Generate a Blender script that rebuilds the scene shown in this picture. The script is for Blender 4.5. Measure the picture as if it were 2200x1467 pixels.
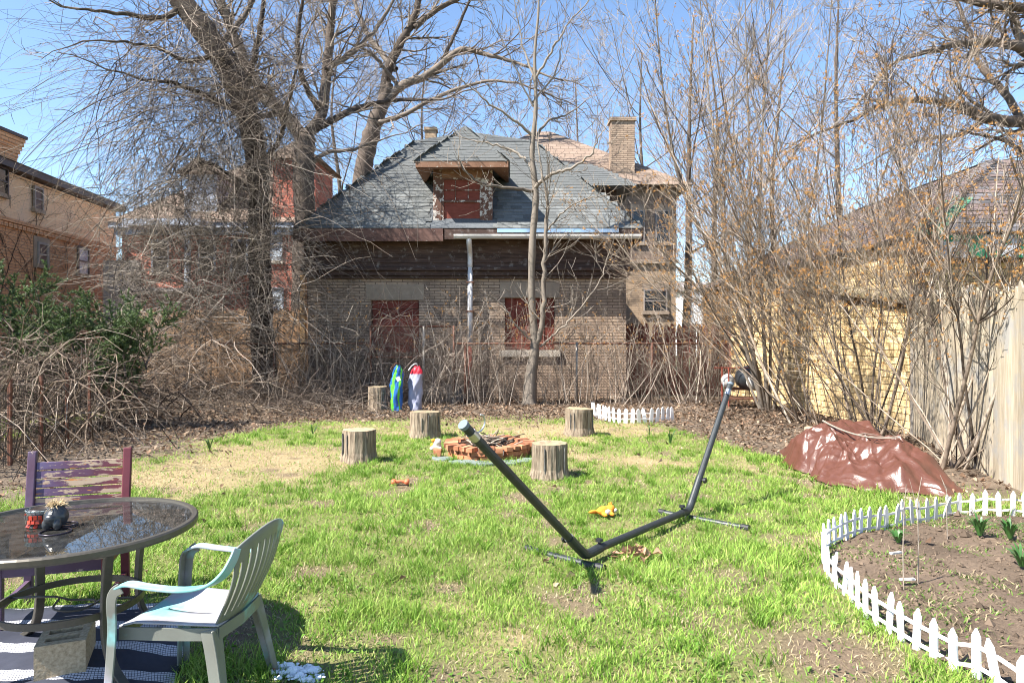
import bpy, math, random
import numpy as np
from mathutils import Vector, Matrix
R = math.radians
scene = bpy.context.scene
for o in list(bpy.data.objects): bpy.data.objects.remove(o)
C = scene.collection
random.seed(7)
rng = np.random.default_rng(11)

# ------------------------------------------------------------------ camera, light
F = 1467.0          # focal length in photo pixels (24 mm on 36 mm)
H = 1.70            # eye height
HY = 725.0          # horizon row in the photo
cam_d = bpy.data.cameras.new('camera'); cam = bpy.data.objects.new('camera', cam_d); C.objects.link(cam)
cam.location = (0, 0, H); cam.rotation_euler = (R(90), 0, 0)
cam_d.sensor_width = 36; cam_d.lens = 24; cam_d.shift_y = -(733.5-HY)/2200
cam_d.clip_start = 0.05; cam_d.clip_end = 2000
scene.camera = cam
SUN = Vector((0.73, 0.376, -1.0)).normalized()      # direction the light travels
elev = math.asin(-SUN.z); azim = math.atan2(-SUN.x, -SUN.y)
w = bpy.data.worlds.new('World'); scene.world = w; w.use_nodes = True
nt = w.node_tree; nt.nodes.clear()
sky = nt.nodes.new('ShaderNodeTexSky'); sky.sky_type = 'NISHITA'; sky.sun_disc = False
sky.sun_elevation = elev; sky.sun_rotation = azim; sky.air_density = 1.0; sky.dust_density = 0.1; sky.ozone_density = 3.2
bg = nt.nodes.new('ShaderNodeBackground'); bg.inputs['Strength'].default_value = 0.09
out = nt.nodes.new('ShaderNodeOutputWorld')
nt.links.new(sky.outputs[0], bg.inputs[0]); nt.links.new(bg.outputs[0], out.inputs[0])
sl = bpy.data.lights.new('sun', 'SUN'); sl.energy = 5.0; sl.angle = R(0.5); sl.color = (1, 0.95, 0.87)
so = bpy.data.objects.new('sun', sl); C.objects.link(so); so.location = (-20, -10, 30)
so.rotation_euler = SUN.to_track_quat('-Z', 'Y').to_euler()
vs = scene.view_settings; vs.view_transform = 'Standard'; vs.look = 'None'; vs.gamma = 1; vs.exposure = 1.62
vs.use_curve_mapping = False
scene.cycles.filter_width = 1.0

# ------------------------------------------------------------------ helpers
def P(px, py):                      # photo pixel of a ground point -> world
    d = F*H/(py-HY); return ((px-1100)/F*d, d)
def W(px, py, Y):                   # photo pixel at a known distance -> world
    return np.array(((px-1100)/F*Y, Y, H-(py-HY)/F*Y))
def WX(px, Y): return (px-1100)/F*Y
def WZ(py, Y): return H-(py-HY)/F*Y

_tab = np.random.default_rng(5).random((256, 256))
def vnoise(x, y):
    x = np.asarray(x, float); y = np.asarray(y, float)
    xi = np.floor(x).astype(int); yi = np.floor(y).astype(int)
    fx = x-xi; fy = y-yi; fx = fx*fx*(3-2*fx); fy = fy*fy*(3-2*fy)
    a = _tab[xi & 255, yi & 255]; b = _tab[(xi+1) & 255, yi & 255]
    c = _tab[xi & 255, (yi+1) & 255]; d = _tab[(xi+1) & 255, (yi+1) & 255]
    return (a*(1-fx)+b*fx)*(1-fy)+(c*(1-fx)+d*fx)*fy
def fbm(x, y, o=4):
    s = 0; a = .5; t = 0
    for i in range(o):
        s = s+a*vnoise(x*2**i+i*17.3, y*2**i+i*9.1); t += a; a *= .5
    return s/t

def link(o, parent=None):
    C.objects.link(o)
    if parent is not None: o.parent = parent
    return o
def tag(o, label=None, cat=None, group=None, kind=None):
    if label: o['label'] = label
    if cat: o['category'] = cat
    if group: o['group'] = group
    if kind: o['kind'] = kind
    return o
def thing(name, label, cat, loc=(0, 0, 0), rotz=0, group=None):
    o = bpy.data.objects.new(name, None); link(o); o.empty_display_size = .1
    o.location = loc; o.rotation_euler = (0, 0, rotz)
    return tag(o, label, cat, group)
def root_loc(o):
    p = Vector((0, 0, 0))
    while o is not None: p = p+o.location; o = o.parent
    return p

class MB:                           # mesh builder
    def __init__(s): s.v = []; s.f = []; s.m = []; s.cur = 0
    def add(s, vs, fs):
        n = len(s.v); s.v += [tuple(map(float, v)) for v in vs]
        for f in fs: s.f.append(tuple(i+n for i in f)); s.m.append(s.cur)
        return s
    def box(s, x0, x1, y0, y1, z0, z1, j=0):
        v = [(x0,y0,z0),(x1,y0,z0),(x1,y1,z0),(x0,y1,z0),(x0,y0,z1),(x1,y0,z1),(x1,y1,z1),(x0,y1,z1)]
        if j: v = [(a+random.uniform(-j,j), b+random.uniform(-j,j), c+random.uniform(-j,j)) for a,b,c in v]
        return s.add(v, [(0,3,2,1),(4,5,6,7),(0,1,5,4),(1,2,6,5),(2,3,7,6),(3,0,4,7)])
    def obox(s, c, ux, uy, uz, sx, sy, sz):      # oriented box, full sizes
        c = np.array(c, float); ux, uy, uz = [np.array(u, float)/np.linalg.norm(u) for u in (ux, uy, uz)]
        v = [c+ux*sx*a/2+uy*sy*b/2+uz*sz*d/2 for d in (-1,1) for a,b in ((-1,-1),(1,-1),(1,1),(-1,1))]
        return s.add(v, [(0,3,2,1),(4,5,6,7),(0,1,5,4),(1,2,6,5),(2,3,7,6),(3,0,4,7)])
    def beam(s, p, q, wd, th, up=(0,0,1)):
        p = np.array(p, float); q = np.array(q, float); d = q-p; L = np.linalg.norm(d); d = d/L
        u = np.cross(up, d)
        if np.linalg.norm(u) < 1e-4: u = np.cross((0,1,0), d)
        u /= np.linalg.norm(u); n = np.cross(d, u)
        return s.obox((p+q)/2, d, u, n, L, wd, th)
    def tube(s, pts, r, n=8, cap=True):
        pts = np.array(pts, float); r = np.broadcast_to(np.array(r, float), (len(pts),))
        t = np.gradient(pts, axis=0); t /= np.linalg.norm(t, axis=1)[:, None]+1e-12
        m = t.mean(0); ref = np.eye(3)[np.argmin(abs(m))]
        u = np.cross(t, ref); u /= np.linalg.norm(u, axis=1)[:, None]+1e-12; w_ = np.cross(t, u)
        a = np.arange(n)*2*math.pi/n
        V = pts[:, None]+r[:, None, None]*(np.cos(a)[None, :, None]*u[:, None]+np.sin(a)[None, :, None]*w_[:, None])
        fs = [(i*n+k, i*n+(k+1) % n, (i+1)*n+(k+1) % n, (i+1)*n+k) for i in range(len(pts)-1) for k in range(n)]
        if cap: fs += [tuple(range(n))[::-1], tuple((len(pts)-1)*n+k for k in range(n))]
        return s.add(V.reshape(-1, 3), fs)
    def cyl(s, p, q, r0, r1=None, n=12): return s.tube([p, q], [r0, r0 if r1 is None else r1], n)
    def lathe(s, prof, c=(0,0,0), n=20, cap=True, wob=None):
        v = []; N = len(prof)
        for i, (r, z) in enumerate(prof):
            for k in range(n):
                a = 2*math.pi*k/n; rr = r*(wob(a, z) if wob else 1)
                v.append((c[0]+rr*math.cos(a), c[1]+rr*math.sin(a), c[2]+z))
        fs = [(i*n+k, i*n+(k+1) % n, (i+1)*n+(k+1) % n, (i+1)*n+k) for i in range(N-1) for k in range(n)]
        if cap: fs += [tuple(range(n))[::-1], tuple((N-1)*n+k for k in range(n))]
        return s.add(v, fs)
    def ball(s, c, r, n=10, m=7, rot=None):
        rx, ry, rz = (r, r, r) if not hasattr(r, '__len__') else r
        v = []; M3 = rot or Matrix.Identity(3)
        for i in range(1, m):
            th = math.pi*i/m
            for k in range(n):
                a = 2*math.pi*k/n
                v.append(Vector(c)+M3 @ Vector((rx*math.sin(th)*math.cos(a), ry*math.sin(th)*math.sin(a), -rz*math.cos(th))))
        b = len(v); v += [Vector(c)+M3 @ Vector((0,0,-rz)), Vector(c)+M3 @ Vector((0,0,rz))]
        fs = [(i*n+k, i*n+(k+1) % n, (i+1)*n+(k+1) % n, (i+1)*n+k) for i in range(m-2) for k in range(n)]
        fs += [(b, (k+1) % n, k) for k in range(n)]+[(b+1, (m-2)*n+k, (m-2)*n+(k+1) % n) for k in range(n)]
        return s.add(v, fs)
    def strip(s, pts, wv, width, th):            # rectangular section swept; wv = width direction
        pts = np.array(pts, float); N = len(pts); width = np.broadcast_to(np.array(width, float), (N,))
        t = np.gradient(pts, axis=0); t /= np.linalg.norm(t, axis=1)[:, None]
        wv = np.broadcast_to(np.array(wv, float), (N, 3)); wv = wv-t*(wv*t).sum(1)[:, None]; wv = wv/np.linalg.norm(wv, axis=1)[:, None]
        n_ = np.cross(t, wv)
        V = []
        for a, b in ((-1,-1),(1,-1),(1,1),(-1,1)): V.append(pts+wv*(a*width/2)[:, None]+n_*(b*th/2))
        V = np.stack(V, 1).reshape(-1, 3)
        fs = [(i*4+k, i*4+(k+1) % 4, (i+1)*4+(k+1) % 4, (i+1)*4+k) for i in range(N-1) for k in range(4)]
        fs += [(3,2,1,0), tuple((N-1)*4+k for k in range(4))]
        return s.add(V, fs)

def mesh_from(name, mb, mats, smooth=False):
    me = bpy.data.meshes.new(name); me.from_pydata(mb.v, [], mb.f)
    if not isinstance(mats, (list, tuple)): mats = [mats]
    for m in mats: me.materials.append(m)
    if len(mats) > 1: me.polygons.foreach_set('material_index', mb.m)
    if smooth: me.polygons.foreach_set('use_smooth', [True]*len(me.polygons))
    me.update(); return me
def part(name, mb, mats, parent=None, smooth=False, bevel=0, seg=1, world=True):
    """mesh under parent; world=True: builder coordinates are world ones, False: the parent's local ones"""
    if parent is not None and world:
        l = root_loc(parent); mb.v = [(a-l.x, b-l.y, c-l.z) for a, b, c in mb.v]
    o = bpy.data.objects.new(name, mesh_from(name, mb, mats, smooth)); link(o, parent)
    if bevel:
        b = o.modifiers.new('bevel', 'BEVEL'); b.width = bevel; b.segments = seg; b.limit_method = 'ANGLE'; b.angle_limit = R(40)
    return o
def single(name, mb, mats, label, cat, group=None, kind=None, smooth=False, bevel=0, base=None):
    v = np.array(mb.v)
    b = base or ((v[:, 0].min()+v[:, 0].max())/2, (v[:, 1].min()+v[:, 1].max())/2, v[:, 2].min())
    mb.v = [tuple(x) for x in v-np.array(b)]
    o = part(name, mb, mats, None, smooth, bevel); o.location = b
    return tag(o, label, cat, group, kind)
def inst(name, me, parent, loc, axes=None, world=True):
    """object sharing mesh data, axes = 3 column vectors"""
    o = bpy.data.objects.new(name, me); link(o, parent)
    l = Vector(loc)-(root_loc(parent) if (world and parent) else Vector((0,0,0)))
    if axes is None: o.location = l
    else:
        M = Matrix([[axes[0][i], axes[1][i], axes[2][i], l[i]] for i in range(3)]+[[0,0,0,1]]); o.matrix_basis = M
    return o

class Tubes:                        # many thin tubes joined in one mesh, built in batches of equal length
    def __init__(s): s.B = {}; s.V = False
    def add(s, pts, r, k=3, col=0.5):
        pts = np.asarray(pts, float); N = len(pts); s.V = True
        s.B.setdefault((N, k), []).append((pts, np.broadcast_to(np.asarray(r, float), (N,)), col))
    def mesh(s, name, mat, loc=(0,0,0)):
        Vs, Qs, Cs = [], [], []; off = 0
        for (N, k), L in s.B.items():
            pts = np.stack([q[0] for q in L]); r = np.stack([q[1] for q in L]); c = np.array([q[2] for q in L]); B = len(L)
            t = np.empty_like(pts); t[:, 1:-1] = pts[:, 2:]-pts[:, :-2]; t[:, 0] = pts[:, 1]-pts[:, 0]; t[:, -1] = pts[:, -1]-pts[:, -2]
            t /= np.linalg.norm(t, axis=2)[..., None]+1e-12
            ref = np.eye(3)[np.argmin(abs(t.mean(1)), axis=1)]
            u = np.cross(t, ref[:, None]); u /= np.linalg.norm(u, axis=2)[..., None]+1e-12; w_ = np.cross(t, u)
            a = np.arange(k)*2*math.pi/k
            V = pts[:, :, None]+r[:, :, None, None]*(np.cos(a)[None, None, :, None]*u[:, :, None]+np.sin(a)[None, None, :, None]*w_[:, :, None])
            i = np.arange(N-1)[:, None]*k; j = np.arange(k)[None]; j2 = (j+1) % k
            q = np.stack([i+j, i+j2, i+k+j2, i+k+j], -1).reshape(-1, 4)
            Qs.append((q[None]+(np.arange(B)*N*k)[:, None, None]).reshape(-1, 4)+off); Vs.append(V.reshape(-1, 3)); Cs.append(np.repeat(c, N*k)); off += B*N*k
        return np_mesh(name, np.concatenate(Vs)-np.array(loc), np.concatenate(Qs), mat, np.concatenate(Cs))
def np_mesh(name, V, Q, mat, val=None, col=None, smooth=True):
    me = bpy.data.meshes.new(name); me.vertices.add(len(V)); me.vertices.foreach_set('co', np.ascontiguousarray(V, np.float32).ravel())
    k = Q.shape[1]; me.loops.add(Q.size); me.loops.foreach_set('vertex_index', Q.ravel().astype(np.int32))
    me.polygons.add(len(Q)); me.polygons.foreach_set('loop_start', np.arange(0, Q.size, k, dtype=np.int32))
    me.polygons.foreach_set('use_smooth', np.full(len(Q), smooth))
    if val is not None:
        at = me.attributes.new('val', 'FLOAT', 'POINT'); at.data.foreach_set('value', val.astype(np.float32))
    if col is not None:
        at = me.attributes.new('col', 'FLOAT_COLOR', 'POINT')
        at.data.foreach_set('color', np.concatenate([col, np.ones((len(col), 1))], 1).astype(np.float32).ravel())
    me.materials.append(mat); me.update(); return me
def tubes_obj(name, T, mat, parent=None, loc=None, label=None, cat=None, group=None, kind=None):
    l = root_loc(parent) if parent else Vector(loc or (0,0,0))
    o = bpy.data.objects.new(name, T.mesh(name, mat, l)); link(o, parent)
    if not parent: o.location = l
    return tag(o, label, cat, group, kind)

def smoothline(pts, n=6):           # Catmull-Rom
    pts = np.array(pts, float); p = np.vstack([2*pts[0]-pts[1], pts, 2*pts[-1]-pts[-2]]); o = []
    for i in range(1, len(p)-2):
        for t in np.linspace(0, 1, n, endpoint=False):
            a, b, c, d = p[i-1], p[i], p[i+1], p[i+2]
            o.append(.5*(2*b+(c-a)*t+(2*a-5*b+4*c-d)*t*t+(3*b-a-3*c+d)*t**3))
    o.append(pts[-1]); return np.array(o)
def unit(v): v = np.asarray(v, float); return v/(np.linalg.norm(v)+1e-12)
def perp(d, g):
    v = g.normal(size=3); v -= d*(v @ d); return unit(v)
def walk(p, d, L, n, wig, trop, g):
    J = g.normal(0, wig, (n, 3)).cumsum(0)
    D = np.asarray(d)+J+np.linspace(0, 1, n)[:, None]*np.array(trop)
    D /= np.linalg.norm(D, axis=1)[:, None]
    return np.vstack([p, p+(D*L/n).cumsum(0)]), D
def grow(T, p, d, L, r, lvl, g, ratio=.55, dens=4., wig=.12, trop=(0,0,.25), ang=(.4,.95), rmin=.0025, seg=.22, tips=None, taper=.75, tropk=1.0, kill=0.):
    n = max(3 if lvl else 2, min(14, int(L/seg)))
    pts, D = walk(p, d, L, n, wig, trop, g)
    t = np.linspace(0, 1, n+1); rad = np.maximum(r*(1-taper*t), rmin*.6)
    T.add(pts, rad, 3 if r < .02 else (5 if r < .06 else 8), g.random())
    if tips is not None and lvl == 0: tips.append((pts[-1], D[-1]))
    if lvl <= 0: return
    m = max(1, int(g.poisson(L*dens)))
    for _ in range(m):
        s = g.uniform(.18, 1.0); i = min(n-1, int(s*n))
        a = g.uniform(*ang); dd = unit(D[i]*math.cos(a)+perp(D[i], g)*math.sin(a))
        l = L*ratio*g.uniform(.5, 1.15)*(1.15-.55*s)
        if l < .08: continue
        grow(T, pts[i]+(pts[i+1]-pts[i])*(s*n-i), dd, l, max(rmin, rad[i]*.62), lvl-1, g, ratio, dens*1.25, wig*1.1, np.array(trop)*tropk, ang, rmin, seg, tips, taper, tropk)
def limb(T, pix, r0, r1, g, lvl=2, dens=3., k=10, ratio=.4, first=.25, wob=.04, **kw):
    """a limb through given world points, with procedural branches"""
    pts = smoothline(pix, 6); pts[1:-1] += g.normal(0, wob*.3, (len(pts)-2, 3))
    n = len(pts); rad = np.linspace(r0, r1, n)
    T.add(pts, rad, k, g.random())
    L = np.linalg.norm(np.diff(pts, axis=0), axis=1).sum()
    if lvl < 0: return pts
    for _ in range(int(L*dens)):
        s = g.uniform(first, 1); i = min(n-2, int(s*(n-1))); d = unit(pts[i+1]-pts[i])
        a = g.uniform(.45, 1.15); dd = unit(d*math.cos(a)+perp(d, g)*math.sin(a))
        grow(T, pts[i], dd, L*ratio*g.uniform(.3, 1.0), rad[i]*g.uniform(.2, .4), lvl, g, **kw)
    grow(T, pts[-1], unit(pts[-1]-pts[-2]), L*ratio*.8, r1, lvl, g, **kw)
    return pts
# ------------------------------------------------------------------ materials
def new_mat(name):
    m = bpy.data.materials.new(name); m.use_nodes = True; n = m.node_tree.nodes; n.clear()
    return m, n, m.node_tree.links
def ramp(n, l, src, stops):
    r = n.new('ShaderNodeValToRGB'); e = r.color_ramp.elements
    while len(e) < len(stops): e.new(.5)
    for i, (p, c) in enumerate(stops): e[i].position = p; e[i].color = (*c, 1)
    l.new(src, r.inputs[0]); return r.outputs[0]
def noise(n, l, vec, scale, detail=4, rough=.55, dist=0):
    t = n.new('ShaderNodeTexNoise'); t.inputs['Scale'].default_value = scale; t.inputs['Detail'].default_value = detail
    t.inputs['Roughness'].default_value = rough; t.inputs['Distortion'].default_value = dist
    if vec is not None: l.new(vec, t.inputs['Vector'])
    return t.outputs['Fac']
def mapping(n, l, scale=(1,1,1), rot=(0,0,0), co='Object'):
    tc = n.new('ShaderNodeTexCoord'); mp = n.new('ShaderNodeMapping'); mp.inputs['Scale'].default_value = scale; mp.inputs['Rotation'].default_value = rot
    l.new(tc.outputs[co], mp.inputs[0]); return mp.outputs[0]
def mixc(n, l, fac, a, b, mode='MIX'):
    x = n.new('ShaderNodeMix'); x.data_type = 'RGBA'; x.blend_type = mode
    for s, v in ((0, fac), (6, a), (7, b)):
        if isinstance(v, (int, float)): x.inputs[s].default_value = v
        elif isinstance(v, tuple): x.inputs[s].default_value = (*v, 1)
        else: l.new(v, x.inputs[s])
    return x.outputs[2]
def mth(n, l, op, a, b=0.0, clamp=False):
    x = n.new('ShaderNodeMath'); x.operation = op; x.use_clamp = clamp
    for i, v in enumerate((a, b)):
        if isinstance(v, (int, float)): x.inputs[i].default_value = v
        else: l.new(v, x.inputs[i])
    return x.outputs[0]
def finish(m, n, l, col, rough=.8, bump=None, bstr=.3, bdist=.01, metal=0, spec=.4, trans=None):
    b = n.new('ShaderNodeBsdfPrincipled'); o = n.new('ShaderNodeOutputMaterial')
    if isinstance(col, tuple): b.inputs['Base Color'].default_value = (*col, 1)
    else: l.new(col, b.inputs['Base Color'])
    if isinstance(rough, (int, float)): b.inputs['Roughness'].default_value = rough
    else: l.new(rough, b.inputs['Roughness'])
    b.inputs['Metallic'].default_value = metal; b.inputs['Specular IOR Level'].default_value = spec
    if bump is not None:
        bp = n.new('ShaderNodeBump'); bp.inputs['Strength'].default_value = bstr; bp.inputs['Distance'].default_value = bdist
        l.new(bump, bp.inputs['Height']); l.new(bp.outputs[0], b.inputs['Normal'])
    l.new(b.outputs[0], o.inputs[0]); return m
def objrand(n, l):
    oi = n.new('ShaderNodeObjectInfo'); return oi.outputs['Random']
def pm(name, stops, scale=8, stretch=(1,1,1), rough=.8, bstr=.35, bdist=.01, detail=6, metal=0, spec=.35, rand=0., dist=0, grime=None):
    """noise-driven colour ramp + bump; rand = brightness variation between pieces"""
    m, n, l = new_mat(name); v = mapping(n, l, stretch)
    if rand:
        oi = n.new('ShaderNodeObjectInfo'); a = n.new('ShaderNodeVectorMath'); a.operation = 'ADD'; l.new(v, a.inputs[0])
        sc = n.new('ShaderNodeVectorMath'); sc.operation = 'SCALE'; sc.inputs['Scale'].default_value = 37.
        cx = n.new('ShaderNodeCombineXYZ'); l.new(oi.outputs['Random'], cx.inputs[0]); l.new(oi.outputs['Random'], cx.inputs[1]); l.new(cx.outputs[0], sc.inputs[0]); l.new(sc.outputs[0], a.inputs[1]); v = a.outputs[0]
    f = noise(n, l, v, scale, detail, .6, dist)
    k = len(stops); c = ramp(n, l, f, [(.3+.4*i/max(1, k-1), s) for i, s in enumerate(stops)])
    if grime:
        gsc, gcol, lo, hi = grime
        gv = mapping(n, l); gf = noise(n, l, gv, gsc, 5, .65); mr = ramp(n, l, gf, [(lo, (0,0,0)), (hi, (1,1,1))]); c = mixc(n, l, mr, c, gcol)
    if rand:
        r = objrand(n, l); k2 = mth(n, l, 'ADD', mth(n, l, 'MULTIPLY', r, 2*rand), 1-rand)
        hv = n.new('ShaderNodeHueSaturation'); l.new(c, hv.inputs['Color']); l.new(k2, hv.inputs['Value']); c = hv.outputs[0]
    return finish(m, n, l, c, rough, f, bstr, bdist, metal, spec)
def brickmat(name, c1, c2, mortar, bw, bh, axis='x', msz=.012, grime=((.1,.08,.06), .55, .75), vary=.5, bstr=.5):
    m, n, l = new_mat(name); tc = n.new('ShaderNodeTexCoord'); sp = n.new('ShaderNodeSeparateXYZ'); l.new(tc.outputs['Object'], sp.inputs[0])
    cx = n.new('ShaderNodeCombineXYZ'); l.new(sp.outputs[0 if axis == 'x' else 1], cx.inputs[0]); l.new(sp.outputs[2], cx.inputs[1])
    b = n.new('ShaderNodeTexBrick'); l.new(cx.outputs[0], b.inputs['Vector'])
    b.inputs['Color1'].default_value = (*c1, 1); b.inputs['Color2'].default_value = (*c2, 1); b.inputs['Mortar'].default_value = (*mortar, 1)
    b.inputs['Scale'].default_value = 1; b.inputs['Mortar Size'].default_value = msz; b.inputs['Mortar Smooth'].default_value = .2
    b.inputs['Brick Width'].default_value = bw; b.inputs['Row Height'].default_value = bh; b.inputs['Bias'].default_value = 0
    f = noise(n, l, tc.outputs['Object'], 1.3, 6, .65); c = mixc(n, l, ramp(n, l, f, [(grime[1], (0,0,0)), (grime[2], (1,1,1))]), b.outputs['Color'], grime[0])
    f2 = noise(n, l, tc.outputs['Object'], 14, 5, .6); hv = n.new('ShaderNodeHueSaturation'); l.new(c, hv.inputs['Color'])
    l.new(mth(n, l, 'ADD', mth(n, l, 'MULTIPLY', f2, vary), 1-vary*.5), hv.inputs['Value'])
    ht = mth(n, l, 'ADD', mth(n, l, 'MULTIPLY', b.outputs['Fac'], -1.0), mth(n, l, 'MULTIPLY', f2, .25))
    return finish(m, n, l, hv.outputs[0], .9, ht, bstr, .012, spec=.2)
def valmat(name, stops, rough=.85, scale=30, spec=.25, bstr=.2):
    """colour picked by per-branch value, plus noise"""
    m, n, l = new_mat(name); at = n.new('ShaderNodeAttribute'); at.attribute_name = 'val'
    v = mapping(n, l); f = noise(n, l, v, scale, 4, .6)
    s = mth(n, l, 'ADD', mth(n, l, 'MULTIPLY', at.outputs['Fac'], .55), mth(n, l, 'MULTIPLY', f, .45))
    k = len(stops); c = ramp(n, l, s, [(.15+.7*i/(k-1), q) for i, q in enumerate(stops)])
    return finish(m, n, l, c, rough, f, bstr, .01, spec=spec)
def colmat(name, rough=.7, trans=.35, spec=.3):
    """per-piece colour attribute with a little translucency (leaves, grass)"""
    m, n, l = new_mat(name); at = n.new('ShaderNodeAttribute'); at.attribute_name = 'col'
    b = n.new('ShaderNodeBsdfPrincipled'); l.new(at.outputs['Color'], b.inputs['Base Color']); b.inputs['Roughness'].default_value = rough; b.inputs['Specular IOR Level'].default_value = spec
    t = n.new('ShaderNodeBsdfTranslucent'); l.new(at.outputs['Color'], t.inputs['Color'])
    x = n.new('ShaderNodeMixShader'); x.inputs[0].default_value = trans; l.new(b.outputs[0], x.inputs[1]); l.new(t.outputs[0], x.inputs[2])
    o = n.new('ShaderNodeOutputMaterial'); l.new(x.outputs[0], o.inputs[0]); return m

M = {}
M['bark'] = valmat('bark_grey_brown', [(.04,.03,.024), (.115,.088,.07), (.20,.165,.135)], scale=14, bstr=.9)
M['bark_dark'] = valmat('bark_dark', [(.015,.011,.009), (.045,.034,.027), (.095,.076,.06)], scale=14, bstr=.9)
M['bark_pale'] = valmat('bark_pale', [(.10,.08,.064), (.19,.16,.13), (.28,.24,.20)], scale=12, bstr=.5)
M['twig'] = valmat('twig_tan', [(.04,.03,.024), (.10,.078,.062), (.22,.175,.14), (.42,.35,.29)])  # wide stem palettes: darkest tones paint in shaded sides as well as dark bark
M['vine'] = valmat('vine_tan', [(.02,.015,.012), (.055,.042,.034), (.18,.14,.11), (.46,.39,.32)])
M['cane'] = valmat('cane_brown', [(.02,.014,.011), (.06,.042,.031), (.20,.15,.11), (.50,.42,.34)])
M['shrub'] = valmat('shrub_stem', [(.03,.023,.018), (.09,.068,.052), (.27,.21,.16), (.60,.51,.41)], scale=10)
M['drystem'] = valmat('dry_stem', [(.04,.03,.024), (.12,.095,.075), (.33,.265,.21), (.62,.54,.45)])
M['vinepale'] = valmat('vine_pale', [(.025,.019,.015), (.075,.06,.048), (.25,.205,.165), (.58,.51,.43)])
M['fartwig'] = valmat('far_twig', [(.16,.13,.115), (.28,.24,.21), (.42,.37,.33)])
M['col'] = colmat('leaf_colour'); M['grass'] = colmat('grass_blade', .6, .4, .35)
M['needle'] = colmat('needle', .55, .2, .4); M['litter'] = colmat('dead_leaf', .8, .25, .15)
M['brick_carriage'] = brickmat('brick_tan_roman', (.44,.325,.235), (.35,.255,.185), (.15,.11,.082), .30, .079, msz=.011, grime=((.15,.11,.085), .47, .70))
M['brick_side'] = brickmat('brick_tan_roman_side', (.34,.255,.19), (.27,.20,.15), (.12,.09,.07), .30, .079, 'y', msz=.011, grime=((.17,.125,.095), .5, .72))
M['brick_orange'] = brickmat('brick_orange', (.66,.37,.20), (.55,.29,.155), (.32,.21,.14), .34, .105, 'y', grime=((.58,.36,.21), .55, .7))
M['brick_cream'] = brickmat('brick_cream', (.80,.57,.37), (.74,.52,.33), (.62,.44,.29), .34, .105, 'y', msz=.008, grime=((.68,.50,.36), .5, .7), vary=.3)
M['brick_red'] = brickmat('brick_red', (.56,.165,.11), (.47,.13,.09), (.42,.24,.18), .26, .085, grime=((.3,.12,.09), .6, .8))
M['brick_tanhouse'] = brickmat('brick_tan_house', (.40,.29,.195), (.34,.25,.165), (.27,.20,.14), .3, .09, grime=((.36,.25,.16), .55, .75))
M['stone'] = pm('limestone', [(.26,.20,.15), (.36,.285,.215)], 6, rough=.9)
M['stone_pale'] = pm('limestone_pale', [(.42,.37,.30), (.56,.50,.42)], 6, rough=.9)
M['redboard'] = pm('red_board', [(.16,.035,.022), (.24,.06,.04)], 5, (1,1,3), .75, rand=.18)
M['brownpaint'] = pm('brown_paint', [(.085,.042,.034), (.125,.066,.052), (.16,.09,.072)], 4, (.5,1,2), .7, grime=(7, (.35,.28,.25), .64, .70))
M['darkwood'] = pm('dark_painted_wood', [(.04,.024,.019), (.075,.044,.035), (.11,.07,.056)], 5, (.4,1,3), .8, grime=(6, (.20,.165,.15), .56, .68), rand=.25)
M['peel'] = pm('peeling_paint', [(.10,.05,.035), (.14,.07,.05)], 4, (1,1,.5), .8, grime=(9, (.50,.46,.42), .52, .57))
M['peelwood'] = pm('peeling_brown', [(.17,.085,.05), (.25,.14,.09)], 4, (1,1,.5), .8, grime=(7, (.45,.40,.35), .60, .66))
M['shingle'] = pm('asphalt_shingle', [(.10,.106,.106), (.15,.156,.155)], 40, rough=.95, bstr=.4, bdist=.004, rand=.28, spec=.25)
M['shingle_base'] = pm('shingle_underlay', [(.08,.09,.10), (.12,.13,.14)], 30, rough=.95)
M['roof_brown'] = brickmat('roof_brown_shingle', (.25,.185,.145), (.20,.15,.115), (.11,.08,.065), .35, .17, msz=.012, grime=((.26,.19,.15), .55, .8))
M['slate'] = pm('slate', [(.065,.06,.062), (.12,.11,.11)], 9, rough=.8, rand=.45, spec=.4)
M['slate_purple'] = pm('slate_purple', [(.095,.066,.060), (.145,.108,.098)], 9, rough=.8, rand=.3, spec=.4)
M['copper'] = pm('copper_green', [(.05,.17,.10), (.10,.26,.16)], 8, rough=.8)
M['greenpaint'] = pm('green_paint', [(.01,.16,.08), (.02,.20,.10)], 5, rough=.6, grime=(1.6, (.46,.46,.48), .50, .53))
M['gutter'] = pm('gutter_paint', [(.40,.37,.34), (.58,.55,.51)], 5, (.3,1,1), .55, grime=(6, (.22,.15,.10), .62, .7))
M['whitepipe'] = pm('white_pipe', [(.62,.61,.62), (.74,.73,.74)], 5, (1,1,.3), .5, grime=(9, (.25,.18,.14), .64, .7))
M['flash'] = finish(*new_mat('metal_flashing'), (.72,.78,.86), .22, metal=1)
M['rust'] = pm('rusty_steel', [(.10,.045,.03), (.19,.085,.055), (.15,.10,.085)], 12, rough=.75, metal=.3)
M['galv'] = pm('galvanised', [(.26,.23,.20), (.38,.35,.31)], 14, rough=.6, metal=.4)
M['wire'] = pm('wire_rusty', [(.10,.07,.055), (.20,.16,.13)], 9, rough=.7, metal=.3)
M['blackwire'] = pm('black_wire', [(.025,.018,.014), (.05,.038,.03)], 9, rough=.7)
M['fencewood'] = pm('fence_wood_tan', [(.26,.155,.085), (.38,.24,.14)], 6, (6,6,.6), .85, rand=.22)
M['fencenew'] = pm('fence_post_new', [(.48,.30,.15), (.58,.39,.21)], 6, (6,6,.6), .8)
M['fencered'] = pm('fence_red_brown', [(.13,.042,.03), (.20,.07,.05)], 6, (6,6,.5), .85, rand=.3)
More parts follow.
